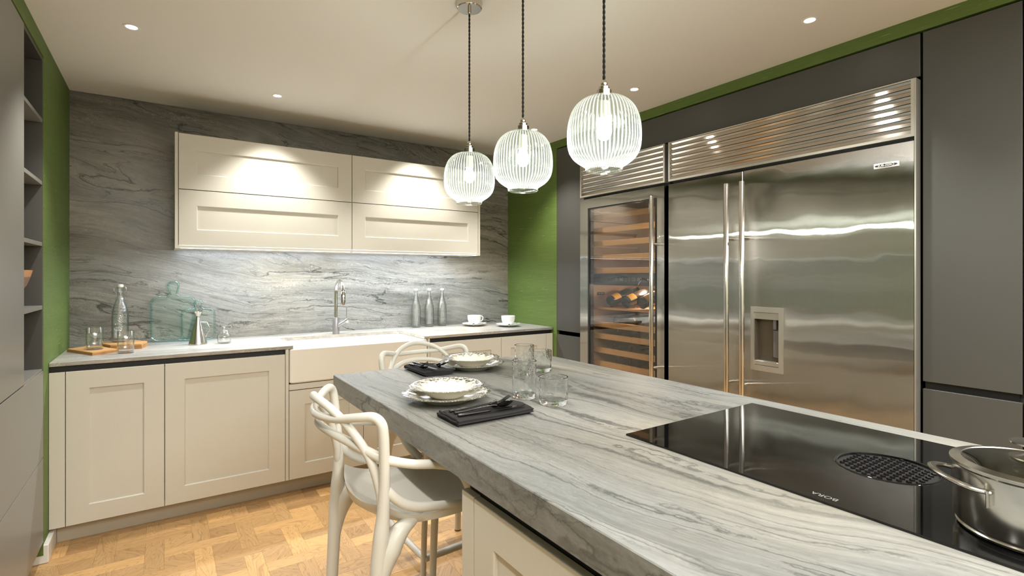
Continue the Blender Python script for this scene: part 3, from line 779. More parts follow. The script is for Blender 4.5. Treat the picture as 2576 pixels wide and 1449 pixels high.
def wine_bottle(label, group, mats_label=True):
    t = thing('wine_bottle', (0, 0, 0), label, 'bottle', group)
    bm = bmesh.new(); lathe(bm, [(0, 0.004), (0.030, 0), (0.0375, 0.006), (0.0375, 0.19), (0.034, 0.215), (0.018, 0.24), (0.0145, 0.255), (0.0145, 0.298), (0.016, 0.30), (0.016, 0.31), (0, 0.31)], 28)
    mesh('bottle_glass', bm, M['wineglass'], t, smooth=40)
    if mats_label:
        bm = bmesh.new()
        for k in range(13):
            a = -0.7+1.4*k/12
            for z in (0.022, 0.088): bm.verts.new((0.0379*math.cos(a), 0.0379*math.sin(a), z))
        bm.verts.ensure_lookup_table()
        for k in range(12): bm.faces.new((bm.verts[2*k], bm.verts[2*k+2], bm.verts[2*k+3], bm.verts[2*k+1]))
        p = mesh('paper_label', bm, M['yellow'], t, smooth=60)
    bm = bmesh.new(); lathe(bm, [(0.0152, 0.262), (0.0165, 0.30), (0.0165, 0.311), (0, 0.3115)], 20); mesh('foil', bm, M['wineglass'], t, smooth=40)
    return t
wb1 = wine_bottle('', 'wine bottles on the display shelf')
names = ['wine bottle with yellow label lying leftmost on the lit display shelf', 'wine bottle with yellow label in the middle of the display shelf', 'wine bottle with yellow label half hidden by the steel door handle']
for i in range(3):
    o = wb1 if i == 0 else copy_tree(wb1)
    o['label'] = names[i]
    # lying, base towards the room, label turned up and forward
    o.location = (2.715, RY1-0.135-i*0.150, 1.0985+0.0415); o.scale = (1.12, 1.12, 1.0)
    o.rotation_euler = (Matrix.Rotation(math.radians(74), 4, 'Y') @ Matrix.Rotation(math.radians(218), 4, 'Z')).to_euler()
wb2 = None
rows = [(0.992, 'just under the display shelf'), (0.906, 'behind the second lower rack front'), (0.802, 'behind the third lower rack front'), (0.704, 'behind the lowest visible rack front')]
for ri, (z, rn) in enumerate(rows):
    for i in range(3):
        lb = ['leftmost', 'middle', 'rightmost'][i]+' dark wine bottle lying '+rn
        if wb2 is None:
            wb2 = wine_bottle('', 'dark bottles in the lower racks', False); o = wb2
        else: o = copy_tree(wb2)
        o['label'] = lb
        o.location = (2.76, RY1-0.155-i*0.150-(0.03 if ri % 2 else 0), z-0.028+0.0378)
        o.rotation_euler = (0, math.radians(90), 0)

# ---- side by side fridge
F0, F1, FS = yy(0.853), yy(2.143), yy(1.634)
t = thing('fridge_freezer', (XA, (F0+F1)/2, 0), 'huge double door stainless fridge freezer with water dispenser', 'fridge')
mesh('housing', B(XA+0.05, 3.25, F0, F1, 0.1, ZT), M['matblack'], t)
mesh('side_trim', B(XA, XA+0.05, F0-0.006, F0-0.0005, 0.1, ZT), M['trim'], t)
dl = mesh('door', B(XA, XA+0.044, FS+0.003, F1-0.001, 0.12, ZD, bev=0.002), M['steel'], t)
D0, D1, DZ0, DZ1 = yy(1.411), yy(1.586), zz(0.824), zz(1.165)
bm = bmesh.new(); dx = 0.016
box(bm, XA, XA+0.044, F0+.001, D0+dx, 0.12, ZD); box(bm, XA, XA+0.044, D1-dx, FS-0.003, 0.12, ZD)
box(bm, XA, XA+0.044, D0+dx, D1-dx, DZ1-dx, ZD); box(bm, XA, XA+0.044, D0+dx, D1-dx, 0.12, DZ0+dx)
bmesh.ops.remove_doubles(bm, verts=bm.verts, dist=1e-5)
dr = mesh('door', bm, M['steel'], t)
handle(t, yy(1.698), 0.45, zz(1.842), dl); handle(t, yy(1.606), 0.45, zz(1.842), dr)
grille(t, F0, F1)
mesh('door_gap_strip', B(XA+0.003, XA+0.044, FS-0.0028, FS+0.0028, 0.12, ZD-0.001), M['matblack'], t)  # black strip added to darken the bright gap between the doors
# dispenser
bm = bmesh.new(); q = 0.018; z_t = DZ1-0.024; z_b = DZ0+0.045
box(bm, XA-0.007, XA+0.002, D0, D0+0.022, DZ0, DZ1); box(bm, XA-0.007, XA+0.002, D1-q, D1, DZ0, DZ1)
box(bm, XA-0.007, XA+0.002, D0+0.022, D1-q, DZ1-0.028, DZ1); box(bm, XA-0.007, XA+0.002, D0+0.022, D1-q, DZ0, DZ0+0.028)
ds = mesh('water_dispenser', bm, M['trim'], dr)
bm = bmesh.new(); x0, x1 = XA-0.001, XA+0.043
for a in ((x1-.002, x1, D0+.018, D1-.015, DZ0+.02, DZ1-.02), (x0, x1, D0+.017, D0+.020, DZ0+.02, DZ1-.02), (x0, x1, D1-.017, D1-.014, DZ0+.02, DZ1-.02), (x0, x1, D0+.018, D1-.015, DZ0+.02, DZ0+.029), (x0, x1, D0+.018, D1-.015, DZ1-.03, DZ1-.02)): box(bm, *a)
mesh('recess', bm, M['recess'], dr)
cpn = mesh('button_strip', B(XA+0.001, XA+0.006, D0+.021, D1-.018, DZ1-0.064, DZ1-0.029), M['trim'], dr)
mesh('drip_tray', B(XA+0.001, XA+0.04, D0+.021, D1-.018, DZ0+.0295, DZ0+.052, bev=.001), M['trim'], dr)
mesh('nozzle', (lambda b: lathe(b, [(0, 0), (0.012, 0), (0.012, 0.05), (0, 0.05)], 16, (XA+0.026, (D0+D1)/2-0.03, DZ1-0.115)))(bmesh.new()), M['tapgrey'], dr, smooth=40)
mesh('paddle', B(XA+0.030, XA+0.036, (D0+D1)/2-0.045, (D0+D1)/2-0.015, DZ0+0.075, DZ1-0.12, bev=.002), M['tapgrey'], dr)
# badge
b0, b1, bz0, bz1 = yy(0.906), yy(1.003), zz(1.808), zz(1.832)
bd = mesh('badge', B(XA-0.006, XA-0.0002, b0, b1, bz0, bz1, bev=0.0025), M['skirt'], dr)
bm = bmesh.new()
ring = [bm.verts.new((XA-0.0064, (b0+b1)/2+0.043*math.cos(2*PI*k/40), (bz0+bz1)/2+0.0072*math.sin(2*PI*k/40))) for k in range(40)]; bm.faces.new(ring)
mesh('badge_oval', bm, M['ink'], dr)
text('badge_lettering', 'SUB-ZERO', 0.0135, M['skirt'], dr, (XA-0.0068, (b0+b1)/2, (bz0+bz1)/2), (PI/2, 0, -PI/2))

# ================================================================== ISLAND
IX0, IX1, IY1, IY0 = 0.597, 1.69, 2.238, -0.75
t = tag(mesh('island_worktop', B(IX0, IX1, IY0, IY1, 0.838, 0.910, bev=0.002), M['stone_island'], origin=(1.14, 0.75, 0.838)), 'thick grey quartzite island worktop with dark flowing veins', 'worktop')
IF = 0.622
t = thing('island_cabinet', (1.14, 0.5, 0), 'cream island cabinet with framed doors at the bottom edge of the photo', 'cabinet')
bm = B(IF+0.023, 1.66, IY0+0.03, 1.142, 0.1, 0.735); box(bm, IF+0.05, 1.66, IY0+0.03, 1.142, 0.735, 0.837)
mesh('carcass', bm, M['cream_y'], t)
mesh('plinth', B(IF+0.06, 1.62, IY0+0.06, 1.12, 0.0005, 0.0995), M['plinth'], t)
mesh('end_panel', B(IF, IF+0.021, 1.086, 1.1435, 0.104, 0.795, bev=.001), M['cream'], t)
mesh('handle_channel', B(IF+0.0225, IF+0.0495, IY0+0.03, 1.142, 0.7355, 0.8375), M['black'], t)
for (a, b) in ((0.484, 1.083), (-0.118, 0.481), (-0.72, -0.121)):
    door(t, 'y', a, b, 0.104, 0.793, IF, -1)

# ---- hob
HX0, HX1, HY0, HY1 = 1.012, 1.600, -0.015, 0.957
t = thing('induction_hob', ((HX0+HX1)/2, (HY0+HY1)/2, 0.91), 'black glass induction hob with round perforated extractor inlet', 'hob')
VC = (1.306, 0.471); VR = 0.098
def hob_bm():
    bm = bmesh.new(); n = 64
    z = 0.9145
    inner = [bm.verts.new((VC[0]+VR*math.cos(2*PI*k/n), VC[1]+VR*math.sin(2*PI*k/n), z)) for k in range(n)]
    def edge(a):
        c, s = math.cos(a), math.sin(a); ts = []
        if c > 1e-9: ts.append((HX1-VC[0])/c)
        if c < -1e-9: ts.append((HX0-VC[0])/c)
        if s > 1e-9: ts.append((HY1-VC[1])/s)
        if s < -1e-9: ts.append((HY0-VC[1])/s)
        m = min(ts); return (VC[0]+c*m, VC[1]+s*m)
    angs = [2*PI*k/n for k in range(n)]
    outer = [bm.verts.new((*edge(a), z)) for a in angs]
    corners = [(HX1, HY1), (HX0, HY1), (HX0, HY0), (HX1, HY0)]
    # snap the nearest outer vertex to each corner
    for c in corners:
        v = min(outer, key=lambda v: (v.co.x-c[0])**2+(v.co.y-c[1])**2); v.co.x, v.co.y = c
    for k in range(n):
        j = (k+1) % n; bm.faces.new((inner[k], outer[k], outer[j], inner[j]))
    low = [bm.verts.new((v.co.x, v.co.y, 0.9103)) for v in outer]
    for k in range(n): j = (k+1) % n; bm.faces.new((outer[k], low[k], low[j], outer[j]))
    dn = [bm.verts.new((v.co.x, v.co.y, 0.9105)) for v in inner]
    for k in range(n): j = (k+1) % n; bm.faces.new((inner[k], inner[j], dn[j], dn[k]))
    return bm
mesh('glass_top', hob_bm(), M['hob'], t)
bm = bmesh.new(); lathe(bm, [(VR, 0.0), (VR-0.003, 0.0018), (VR-0.007, 0.0008), (VR-0.007, -0.003), (VR, -0.003)], 64, (VC[0], VC[1], 0.9145), close=True)
mesh('inlet_ring', bm, M['hob'], t, smooth=50)
# inlet grid: a slotted plate of short bars over a dark well
bm = bmesh.new(); lathe(bm, [(0, 0), (VR-0.006, 0)], 48, (VC[0], VC[1], 0.9108)); mesh('inlet_well', bm, M['matblack'], t)
bm = bmesh.new(); pitch = 0.0165
for i in range(-6, 7):
    for j in range(-6, 7):
        x, y = i*pitch+(pitch/2 if j % 2 else 0), j*pitch*0.86
        if math.hypot(x, y) < VR-0.014:
            lathe(bm, [(0.0056, 0.0), (0.0048, 0.0034), (0.0030, 0.0040), (0, 0.0030)], 4, (VC[0]+x, VC[1]+y, 0.9112))
g = mesh('inlet_grid', bm, M['cutlery'], t); g['kind'] = 'stuff'
text('lettering', 'BORA', 0.018, M['greyink'], t, (1.037, 0.475, 0.9147), (0, 0, PI/2), 0.0001)

# ---- casserole
PC = (1.158, 0.2135); PR = 0.100; z0 = 0.9150
t = thing('casserole_pot', (*PC, z0), 'stainless steel casserole with glass lid standing on the hob', 'pot')
bm = bmesh.new(); lathe(bm, [(0, 0), (PR-0.012, 0), (PR-0.005, 0.002), (PR-0.003, 0.006), (PR-0.005, 0.008), (PR, 0.016), (PR, 0.101), (PR+0.004, 0.105), (PR+0.004, 0.107), (PR-0.003, 0.107), (PR-0.003, 0.016), (0, 0.008)], 72, (*PC, z0))
mesh('body', bm, M['steel_p'], t, smooth=40)
def pot_handle(a0):
    bm = bmesh.new(); pts = []; W = 0.60
    for k in range(15):
        u = -1+2*k/14; rr = PR-0.001+0.032*max(0, 1-abs(u)**2.4)**0.6
        a = a0+u*W*(1-0.10*(1-abs(u)))
        pts.append((PC[0]+rr*math.cos(a), PC[1]+rr*math.sin(a), z0+0.080+0.010*(1-u*u), 0.0040))
    tube(bm, pts, seg=10, n=3, flat=1.6)
    for u in (-1, 1):
        a = a0+u*W
        tube(bm, [(PC[0]+(PR+0.0015)*math.cos(a), PC[1]+(PR+0.0015)*math.sin(a), z0+z, 0.009) for z in (0.058, 0.070, 0.084)], seg=12, n=2, flat=0.25)
    return bm
mesh('handle', pot_handle(math.radians(126)), M['steel_p'], t, smooth=60)
mesh('handle', pot_handle(math.radians(306)), M['steel_p'], t, smooth=60)
ZL = 0.0130
bm = bmesh.new(); lathe(bm, [(PR+0.005, ZL+0.0945), (PR+0.005, ZL+0.0975), (PR-0.010, ZL+0.1005), (PR-0.012, ZL+0.099), (PR-0.004, ZL+0.0945)], 72, (*PC, z0), close=True)
lid = mesh('lid', bm, M['steel_p'], t, smooth=40)
bm = bmesh.new(); lathe(bm, [(PR-0.011, ZL+0.0995), (PR*0.6, ZL+0.105), (PR*0.3, ZL+0.108), (0, ZL+0.109)], 64, (*PC, z0)); mesh('lid_glass', bm, M['lidglass'], lid, smooth=80)
bm = bmesh.new(); lathe(bm, [(0, 0.109), (0.029, 0.1095), (0.030, 0.112), (0.016, 0.115), (0.007, 0.119), (0.007, 0.124), (0.016, 0.130), (0.029, 0.133), (0.030, 0.136), (0.018, 0.138), (0, 0.139)], 40, (PC[0], PC[1], z0+ZL)); mesh('knob', bm, M['steel_p'], lid, smooth=40)

# ================================================================== BAR STOOLS
def stool():
    t = thing('bar_stool', (0, 0, 0), '', 'bar stool')
    m = M['stool']
    def both(name, pts, **k):
        for s in (1, -1):
            bm = bmesh.new(); tube(bm, [(p[0], p[1]*s, *p[2:]) for p in pts], **k); mesh(name, bm, m, t, smooth=70)
    # rear legs rise through the seat into the outer ears
    rear = [(-.228, .200, .004, .0165), (-.222, .201, .2, .0175), (-.212, .203, .42, .0195), (-.203, .205, .56, .022), (-.197, .208, .64, .021), (-.193, .211, .70, .017), (-.192, .218, .78, .0150),
            (-.196, .228, .86, .0142), (-.200, .234, .915, .0138), (-.206, .233, .947, .0135), (-.222, .215, .962, .0130), (-.250, .180, .957, .0122), (-.285, .115, .944, .0115), (-.308, .055, .940, .0110), (-.316, 0, .939, .0110)]
    for s in (1, -1):
        bm = bmesh.new(); tube(bm, [(p[0], p[1]*s, *p[2:]) for p in rear], seg=16, n=6)
        # web that flares from the leg up to the seat rim
        tube(bm, [(-.208, .204*s, .44, .012), (-.196, .204*s, .53, .022), (-.172, .202*s, .595, .032), (-.140, .199*s, .636, .025), (-.100, .190*s, .652, .015), (-.065, .176*s, .656, .005)], seg=14, n=5)
        mesh('leg', bm, m, t, smooth=75)
        bm = bmesh.new(); tube(bm, [(.143, .203*s, .004, .0115), (.146, .199*s, .25, .0125), (.152, .190*s, .50, .0145), (.158, .182*s, .63, .018)], seg=14, n=4)
        mesh('leg', bm, m, t, smooth=70)
        bm = bmesh.new(); lathe(bm, [(0, 0), (.0120, 0), (.0125, .006), (0, .006)], 16, (.143, .203*s, 0.0)); lathe(bm, [(0, 0), (.0165, 0), (.0170, .006), (0, .006)], 16, (-.228, .200*s, 0.0)); mesh('foot_cap', bm, M['feet'], t)
    # arched back
    arch = [(-.194, .210, .690, .0050), (-.197, .206, .725, .0110), (-.200, .203, .765, .0125), (-.218, .192, .835, .0120), (-.240, .172, .885, .0120), (-.272, .132, .938, .0115), (-.300, .078, .972, .0115), (-.318, 0, .987, .0118)]
    full = arch+[(p[0], -p[1], *p[2:]) for p in reversed(arch[:-1])]
    bm = bmesh.new(); tube(bm, full, seg=14, n=5); mesh('backrest', bm, m, t, smooth=70)
    # low back running on into the arms
    lowb = [(-.302, 0, .903, .0115), (-.290, .075, .898, .0115), (-.262, .130, .884, .0120), (-.230, .180, .867, .0125), (-.190, .222, .847, .0130), (-.130, .240, .829, .0125), (-.095, .244, .822, .0125), (-.055, .245, .814, .0125), (-.005, .244, .796, .0125), (.035, .238, .760, .0135), (.065, .226, .710, .0150), (.098, .205, .665, .0150)]
    full = list(reversed([(p[0], -p[1], *p[2:]) for p in lowb[1:]]))+lowb
    bm = bmesh.new(); tube(bm, full, seg=14, n=5); mesh('backrest', bm, m, t, smooth=70)
    # side sweeps from the posts down to the seat rim
    both('armrest', [(-.193, .214, .785, .0100), (-.178, .217, .755, .0130), (-.145, .219, .722, .0135), (-.105, .219, .700, .0135), (-.055, .216, .688, .0130), (.010, .210, .676, .0120), (.080, .203, .662, .0105)], seg=14, n=5)
    # seat shell
    bm = bmesh.new(); nu, nv = 24, 20; g = []
    for i in range(nu+1):
        u = i/nu; row = []
        for j in range(nv+1):
            s = -1+2*j/nv
            half = 0.196+0.014*math.sin(PI*min(1, u*1.1))-0.05*max(0, (u-0.86)/0.14)**2-0.012*max(0, (0.15-u)/0.15)
            xb = -0.215+0.035*(s*s); xf = 0.205-0.03*s*s
            x = xb+(xf-xb)*u; y = half*s
            z = 0.648+0.022*abs(s)**2.5*(1-0.5*u)+0.040*(max(0, 0.32-u)/0.32)**2-0.010*math.sin(PI*u)*(1-s*s)-0.010*max(0, (u-0.8)/0.2)**2
            row.append(bm.verts.new((x, y, z)))
        g.append(row)
    low = [[bm.verts.new((v.co.x*0.985, v.co.y*0.97, v.co.z-0.018-0.020*max(0, 1-(v.co.x**2+v.co.y**2)/0.06))) for v in r] for r in g]
    for i in range(nu):
        for j in range(nv):
            bm.faces.new((g[i][j], g[i+1][j], g[i+1][j+1], g[i][j+1])); bm.faces.new((low[i][j], low[i][j+1], low[i+1][j+1], low[i+1][j]))
    def wall(A, Bq):
        for k in range(len(A)-1): bm.faces.new((A[k], A[k+1], Bq[k+1], Bq[k]))
    wall(g[0], low[0]); wall(g[-1], low[-1]); wall([r[0] for r in g], [r[0] for r in low]); wall([r[-1] for r in g], [r[-1] for r in low])
    mesh('seat', bm, m, t, smooth=50)
    # footrest frame
    both('side_stretcher', [(-.220, .199, .178, .014), (-.04, .200, .160, .0145), (.145, .200, .150, .013)], seg=12, n=4)
    bm = bmesh.new(); tube(bm, [(.146, -.198, .145, .013), (.146, 0, .145, .015), (.146, .198, .145, .013)], seg=12, n=4, flat=1.3); mesh('footrest', bm, m, t, smooth=70)
    mesh('rear_stretcher', B(-.229, -.215, -.199, .199, .165, .215, bev=0.003), m, t)
    return t
s1 = stool(); s1['label'] = 'pale cream bar stool in the foreground at the left side of the island'; s1['group'] = 'bar stools at the island'
s2 = copy_tree(s1); s2['label'] = 'pale cream bar stool at the far end of the island, facing the camera'
s1.location = (0.675, 1.533, 0.0)
s2.location = (1.092, 2.150, 0.0); s2.rotation_euler = (0, 0, math.radians(-86))

# ================================================================== PENDANT LAMPS
def rib_glass():
    t = NT('ribbed_shade_glass'); t.t.nodes.remove(t.b)
    P = t.sep(t.obj()); a = t.math('ARCTAN2', P[1], P[0])
    w_ = t.math('ABSOLUTE', t.math('SINE', t.math('MULTIPLY', a, 28.0)))
    rib = t.math('POWER', w_, 7.0)
    F, e = t.schlick(0.05)
    tr = t.n('ShaderNodeBsdfTransparent'); t.l(t.mix(t.math('POWER', t.math('SUBTRACT', 1.0, w_), 3.0), (0.91, 0.97, 0.93), (0.58, 0.70, 0.62)), tr.inputs[0])
    di = t.n('ShaderNodeBsdfTranslucent'); di.inputs[0].default_value = (0.90, 0.97, 0.92, 1)
    gl = t.n('ShaderNodeBsdfGlossy'); gl.inputs['Roughness'].default_value = 0.10; gl.inputs[0].default_value = (1, 1, 1, 1)
    bp = t.n('ShaderNodeBump'); t.l(w_, bp.inputs['Height']); bp.inputs['Distance'].default_value = 0.004; bp.inputs['Strength'].default_value = 1.0
    t.l(bp.outputs[0], gl.inputs['Normal'])
    m1 = t.n('ShaderNodeMixShader'); t.l(t.math('ADD', t.math('MULTIPLY', rib, 0.15), t.math('ADD', 0.028, t.math('MULTIPLY', t.math('POWER', e, 2.5), 0.06))), m1.inputs[0]); t.l(tr.outputs[0], m1.inputs[1]); t.l(di.outputs[0], m1.inputs[2])
    m2 = t.n('ShaderNodeMixShader'); t.l(t.math('ADD', 0.03, t.math('MULTIPLY', F, 0.6), clamp=True), m2.inputs[0]); t.l(m1.outputs[0], m2.inputs[1]); t.l(gl.outputs[0], m2.inputs[2])
    t.l(m2.outputs[0], t.out.inputs[0]); return t.m
M['rib'] = rib_glass()
def pendant(x, y, label):
    t = thing('pendant_lamp', (x, y, ZC), label, 'pendant lamp', 'ribbed glass pendants over the island')
    zb, zt = 1.622, 1.822
    bm = bmesh.new()
    n = 224
    prof = [(0.018, 0.2015), (0.036, 0.200), (0.056, 0.194), (0.076, 0.179), (0.090, 0.157), (0.0975, 0.130), (0.100, 0.102), (0.0995, 0.075), (0.095, 0.052), (0.085, 0.034), (0.070, 0.021), (0.056, 0.012), (0.0505, 0.007), (0.0495, 0.0)]
    # smooth the profile
    sp = spline([(r, 0, z, 0.01) for r, z in prof], 3)
    def ribs(r, z, a): return (r*(1+0.012*math.cos(a*56)), z)
    lathe(bm, [(p[0].x, p[0].z) for p in sp], n, (x, y, zb), fn=ribs)
    mesh('shade', bm, M['rib'], t, smooth=180)
    bm = bmesh.new(); tube(bm, [(x+0.0495*math.cos(2*PI*k/48), y+0.0495*math.sin(2*PI*k/48), zb, 0.0024) for k in range(48)], seg=8, smooth=False, closed=True, caps=False)
    mesh('shade_rim', bm, M['glass'], t, smooth=80)
    bm = bmesh.new(); lathe(bm, [(0, 0), (.0195, 0), (.0205, .001), (.0205, .018), (.019, .0195), (.0150, .021), (.0150, .027), (.013, .0295), (.0085, .032), (.0092, .037), (.0085, .042), (.006, .046), (0, .047)], 32, (x, y, zt+0.001))
    mesh('lamp_holder', bm, M['nickel'], t, smooth=35)
    bm = bmesh.new(); lathe(bm, [(0, -0.045), (0.0165, -0.045), (0.0165, 0), (0, 0)], 24, (x, y, zt-0.012)); mesh('socket', bm, M['stopper'], t, smooth=40)
    bm = bmesh.new(); lathe(bm, [(0, -0.045), (0.010, -0.043), (0.018, -0.034), (0.0215, -0.022), (0.020, -0.010), (0.0145, 0.004), (0.0125, 0.016), (0, 0.017)], 24, (x, y, zt-0.073)); mesh('bulb', bm, M['bulb'], t, smooth=80)
    # twisted flex: two strands wound round one another
    bm = bmesh.new(); L0, L1 = zt+0.044, ZC-0.040; k = int((L1-L0)/0.0045)
    for ph in (0, PI):
        tube(bm, [(x+0.0019*math.cos(ph+i*0.95), y+0.0019*math.sin(ph+i*0.95), L0+(L1-L0)*i/k, 0.0024) for i in range(k+1)], seg=6, smooth=False)
    mesh('cord', bm, M['cord'], t, smooth=80)
    bm = bmesh.new(); lathe(bm, [(0, -0.028), (0.047, -0.028), (0.050, -0.025), (0.052, -0.002), (0.052, -0.0003)], 48, (x, y, ZC)); mesh('ceiling_rose', bm, M['nickel'], t, smooth=35)
    bm = bmesh.new(); lathe(bm, [(0, -0.046), (0.0055, -0.046), (0.007, -0.044), (0.007, -0.028)], 20, (x, y, ZC)); mesh('cord_grip', bm, M['nickel'], t, smooth=35)
    l = bpy.data.lights.new('pendant_light', 'POINT'); l.energy = 5.0; l.color = (1.0, 0.97, 0.90); l.shadow_soft_size = 0.012
    o = bpy.data.objects.new('pendant_light', l); o.location = (x, y, zt-0.15); COL.objects.link(o)
    return t
pendant(1.014, 1.802, 'ribbed glass pendant lamp farthest away, its nickel ceiling rose in view')
pendant(1.014, 1.431, 'ribbed glass pendant lamp in the middle of the three')
pendant(1.003, 1.030, 'ribbed glass pendant lamp nearest the camera, largest of the three')

# downlights
dlab = ['recessed ceiling downlight near the left wall', 'recessed ceiling downlight in front of the left wall cabinet', 'recessed ceiling downlight near the far end of the wine cooler, beside the middle pendant', 'recessed ceiling downlight in front of the fridge, right of the nearest pendant', 'recessed ceiling downlight closest to the camera, above the fridge front']
for (x, y), lb in zip(DL, dlab):
    t = thing('downlight', (x, y, ZC), lb, 'downlight', 'recessed ceiling downlights')
    bm = bmesh.new(); lathe(bm, [(0.021, -0.0005), (0.024, -0.002), (0.032, -0.002), (0.033, -0.0003)], 40, (x, y, ZC)); mesh('trim_ring', bm, M['white'], t, smooth=40)
    bm = bmesh.new(); lathe(bm, [(0, -0.0012), (0.0212, -0.0012)], 32, (x, y, ZC)); mesh('lens', bm, M['lamp'], t)

# ================================================================== THINGS ON THE BACK WORKTOP
ZW = 0.9105
# cork boards
def slab(bm, pts, z0, z1):
    a = [bm.verts.new((*p, z0)) for p in pts]; b = [bm.verts.new((*p, z1)) for p in pts]; n = len(pts)
    bm.faces.new(list(reversed(a))); bm.faces.new(b)
    for i in range(n): j = (i+1) % n; bm.faces.new((a[i], a[j], b[j], b[i]))
    return bm
def board(name, pts, z, h, label):
    c = (sum(p[0] for p in pts)/len(pts), sum(p[1] for p in pts)/len(pts))
    t = thing(name, (*c, z), label, 'board')
    mesh('cork_base', slab(bmesh.new(), pts, z, z+h*0.55), M['cork'], t)
    ins = [(c[0]+(p[0]-c[0])*0.985, c[1]+(p[1]-c[1])*0.985) for p in pts]
    mesh('wooden_top', slab(bmesh.new(), ins, z+h*0.62, z+h), M['board'], t)
    mesh('cork_core', slab(bmesh.new(), [(c[0]+(p[0]-c[0])*0.95, c[1]+(p[1]-c[1])*0.95) for p in pts], z+h*0.55, z+h*0.62), M['cork'], t)
    return t
board('serving_board', [(-0.445, 3.745), (-0.312, 3.492), (-0.205, 3.575), (-0.262, 3.690), (-0.305, 3.80), (-0.36, 3.86)], ZW, 0.0150, 'cork edged wooden board on the worktop in the left corner')
board('serving_board', [(-0.292, 3.80), (-0.252, 3.705), (-0.105, 3.660), (-0.08, 3.80), (-0.16, 3.94), (-0.30, 3.93)], ZW, 0.0270, 'thicker cork edged board on the worktop, under the tall bottle')

def bottle(x, y, z, h, r, label, group=None, mat='bottleglass'):
    t = thing('swing_top_bottle', (x, y, z), label, 'bottle', group)
    k = h/0.335
    o_ = [(0, 0.002), (r*0.80, 0.0), (r*0.97, 0.006), (r, 0.02), (r, 0.155*k), (r*0.93, 0.185*k), (r*0.70, 0.222*k), (r*0.45, 0.255*k), (r*0.36, 0.278*k), (r*0.34, 0.306*k), (r*0.40, 0.309*k), (r*0.40, 0.320*k)]
    i_ = [(r*0.27, 0.320*k), (r*0.26, 0.300*k), (r*0.30, 0.278*k), (r*0.39, 0.255*k), (r*0.63, 0.222*k), (r*0.86, 0.185*k), (r*0.93, 0.155*k), (r*0.93, 0.022), (r*0.7, 0.014), (0, 0.016)]
    bm = bmesh.new(); lathe(bm, o_+i_, 40, (x, y, z)); mesh('bottle_body', bm, M[mat], t, smooth=60)
    bm = bmesh.new(); lathe(bm, [(0, 0.3205*k), (r*0.34, 0.3205*k), (r*0.38, 0.324*k), (r*0.38, 0.334*k), (r*0.30, 0.338*k), (0, 0.338*k)], 24, (x, y, z)); mesh('stopper', bm, M['stopper'], t, smooth=40)
    bm = bmesh.new(); q = r*0.42
    for s in (1, -1):
        tube(bm, [(x+s*q*0.85, y, z+0.331*k, .0011), (x+s*(q+0.010), y, z+0.318*k, .0011), (x+s*(q+0.011), y-0.002, z+0.300*k, .0011), (x+s*q, y, z+0.286*k, .0011), (x+s*(q+0.006), y-0.006, z+0.276*k, .0011)], seg=6, n=4)
    tube(bm, [(x+q*math.cos(2*PI*i/20), y+q*math.sin(2*PI*i/20), z+0.292*k, .0011) for i in range(20)], seg=6, smooth=False, closed=True, caps=False)
    mesh('wire_clasp', bm, M['steel_p'], t, smooth=80)
    return t
bottle(-0.215, 3.850, ZW+0.0275, 0.340, 0.042, 'large textured glass swing top bottle standing on the cork boards')
for i, (x, l) in enumerate(((1.705, 'small textured glass swing top bottle, nearest the tap in its row of three'), (1.822, 'small textured glass swing top bottle in the middle of its row of three'), (1.940, 'small textured glass swing top bottle of the row of three nearest the coffee cups'))):
    bottle(x, 3.915, ZW, 0.312, 0.039, l, 'bottles in a row against the stone wall')

def tumbler(x, y, z, r, h, label, mat='glass', wall=0.0018, base=0.008, flare=0.0, group=None, fn=None):
    bm = bmesh.new()
    o_ = [(0, 0.001), (r*0.9, 0.0), (r*0.985-flare, 0.003), (r-flare*0.6, h*0.4), (r, h-0.001), (r-wall*0.5, h)]
    i_ = [(r-wall, h-0.001), (r-wall-flare*0.6, h*0.4), (r-wall-flare, base+0.004), (r*0.85, base), (0, base*0.9)]
    lathe(bm, o_+i_, 56, (x, y, z), fn=fn)
    o = mesh('tumbler', bm, M[mat], origin=(x, y, z), smooth=60)
    return tag(o, label, 'glass', group)
tumbler(-0.315, 3.640, ZW+0.0155, 0.0385, 0.120, 'smooth clear tumbler standing on the cork edged board')
tumbler(-0.172, 3.512, ZW, 0.0375, 0.120, 'smooth clear tumbler on the worktop in front of the cork boards')

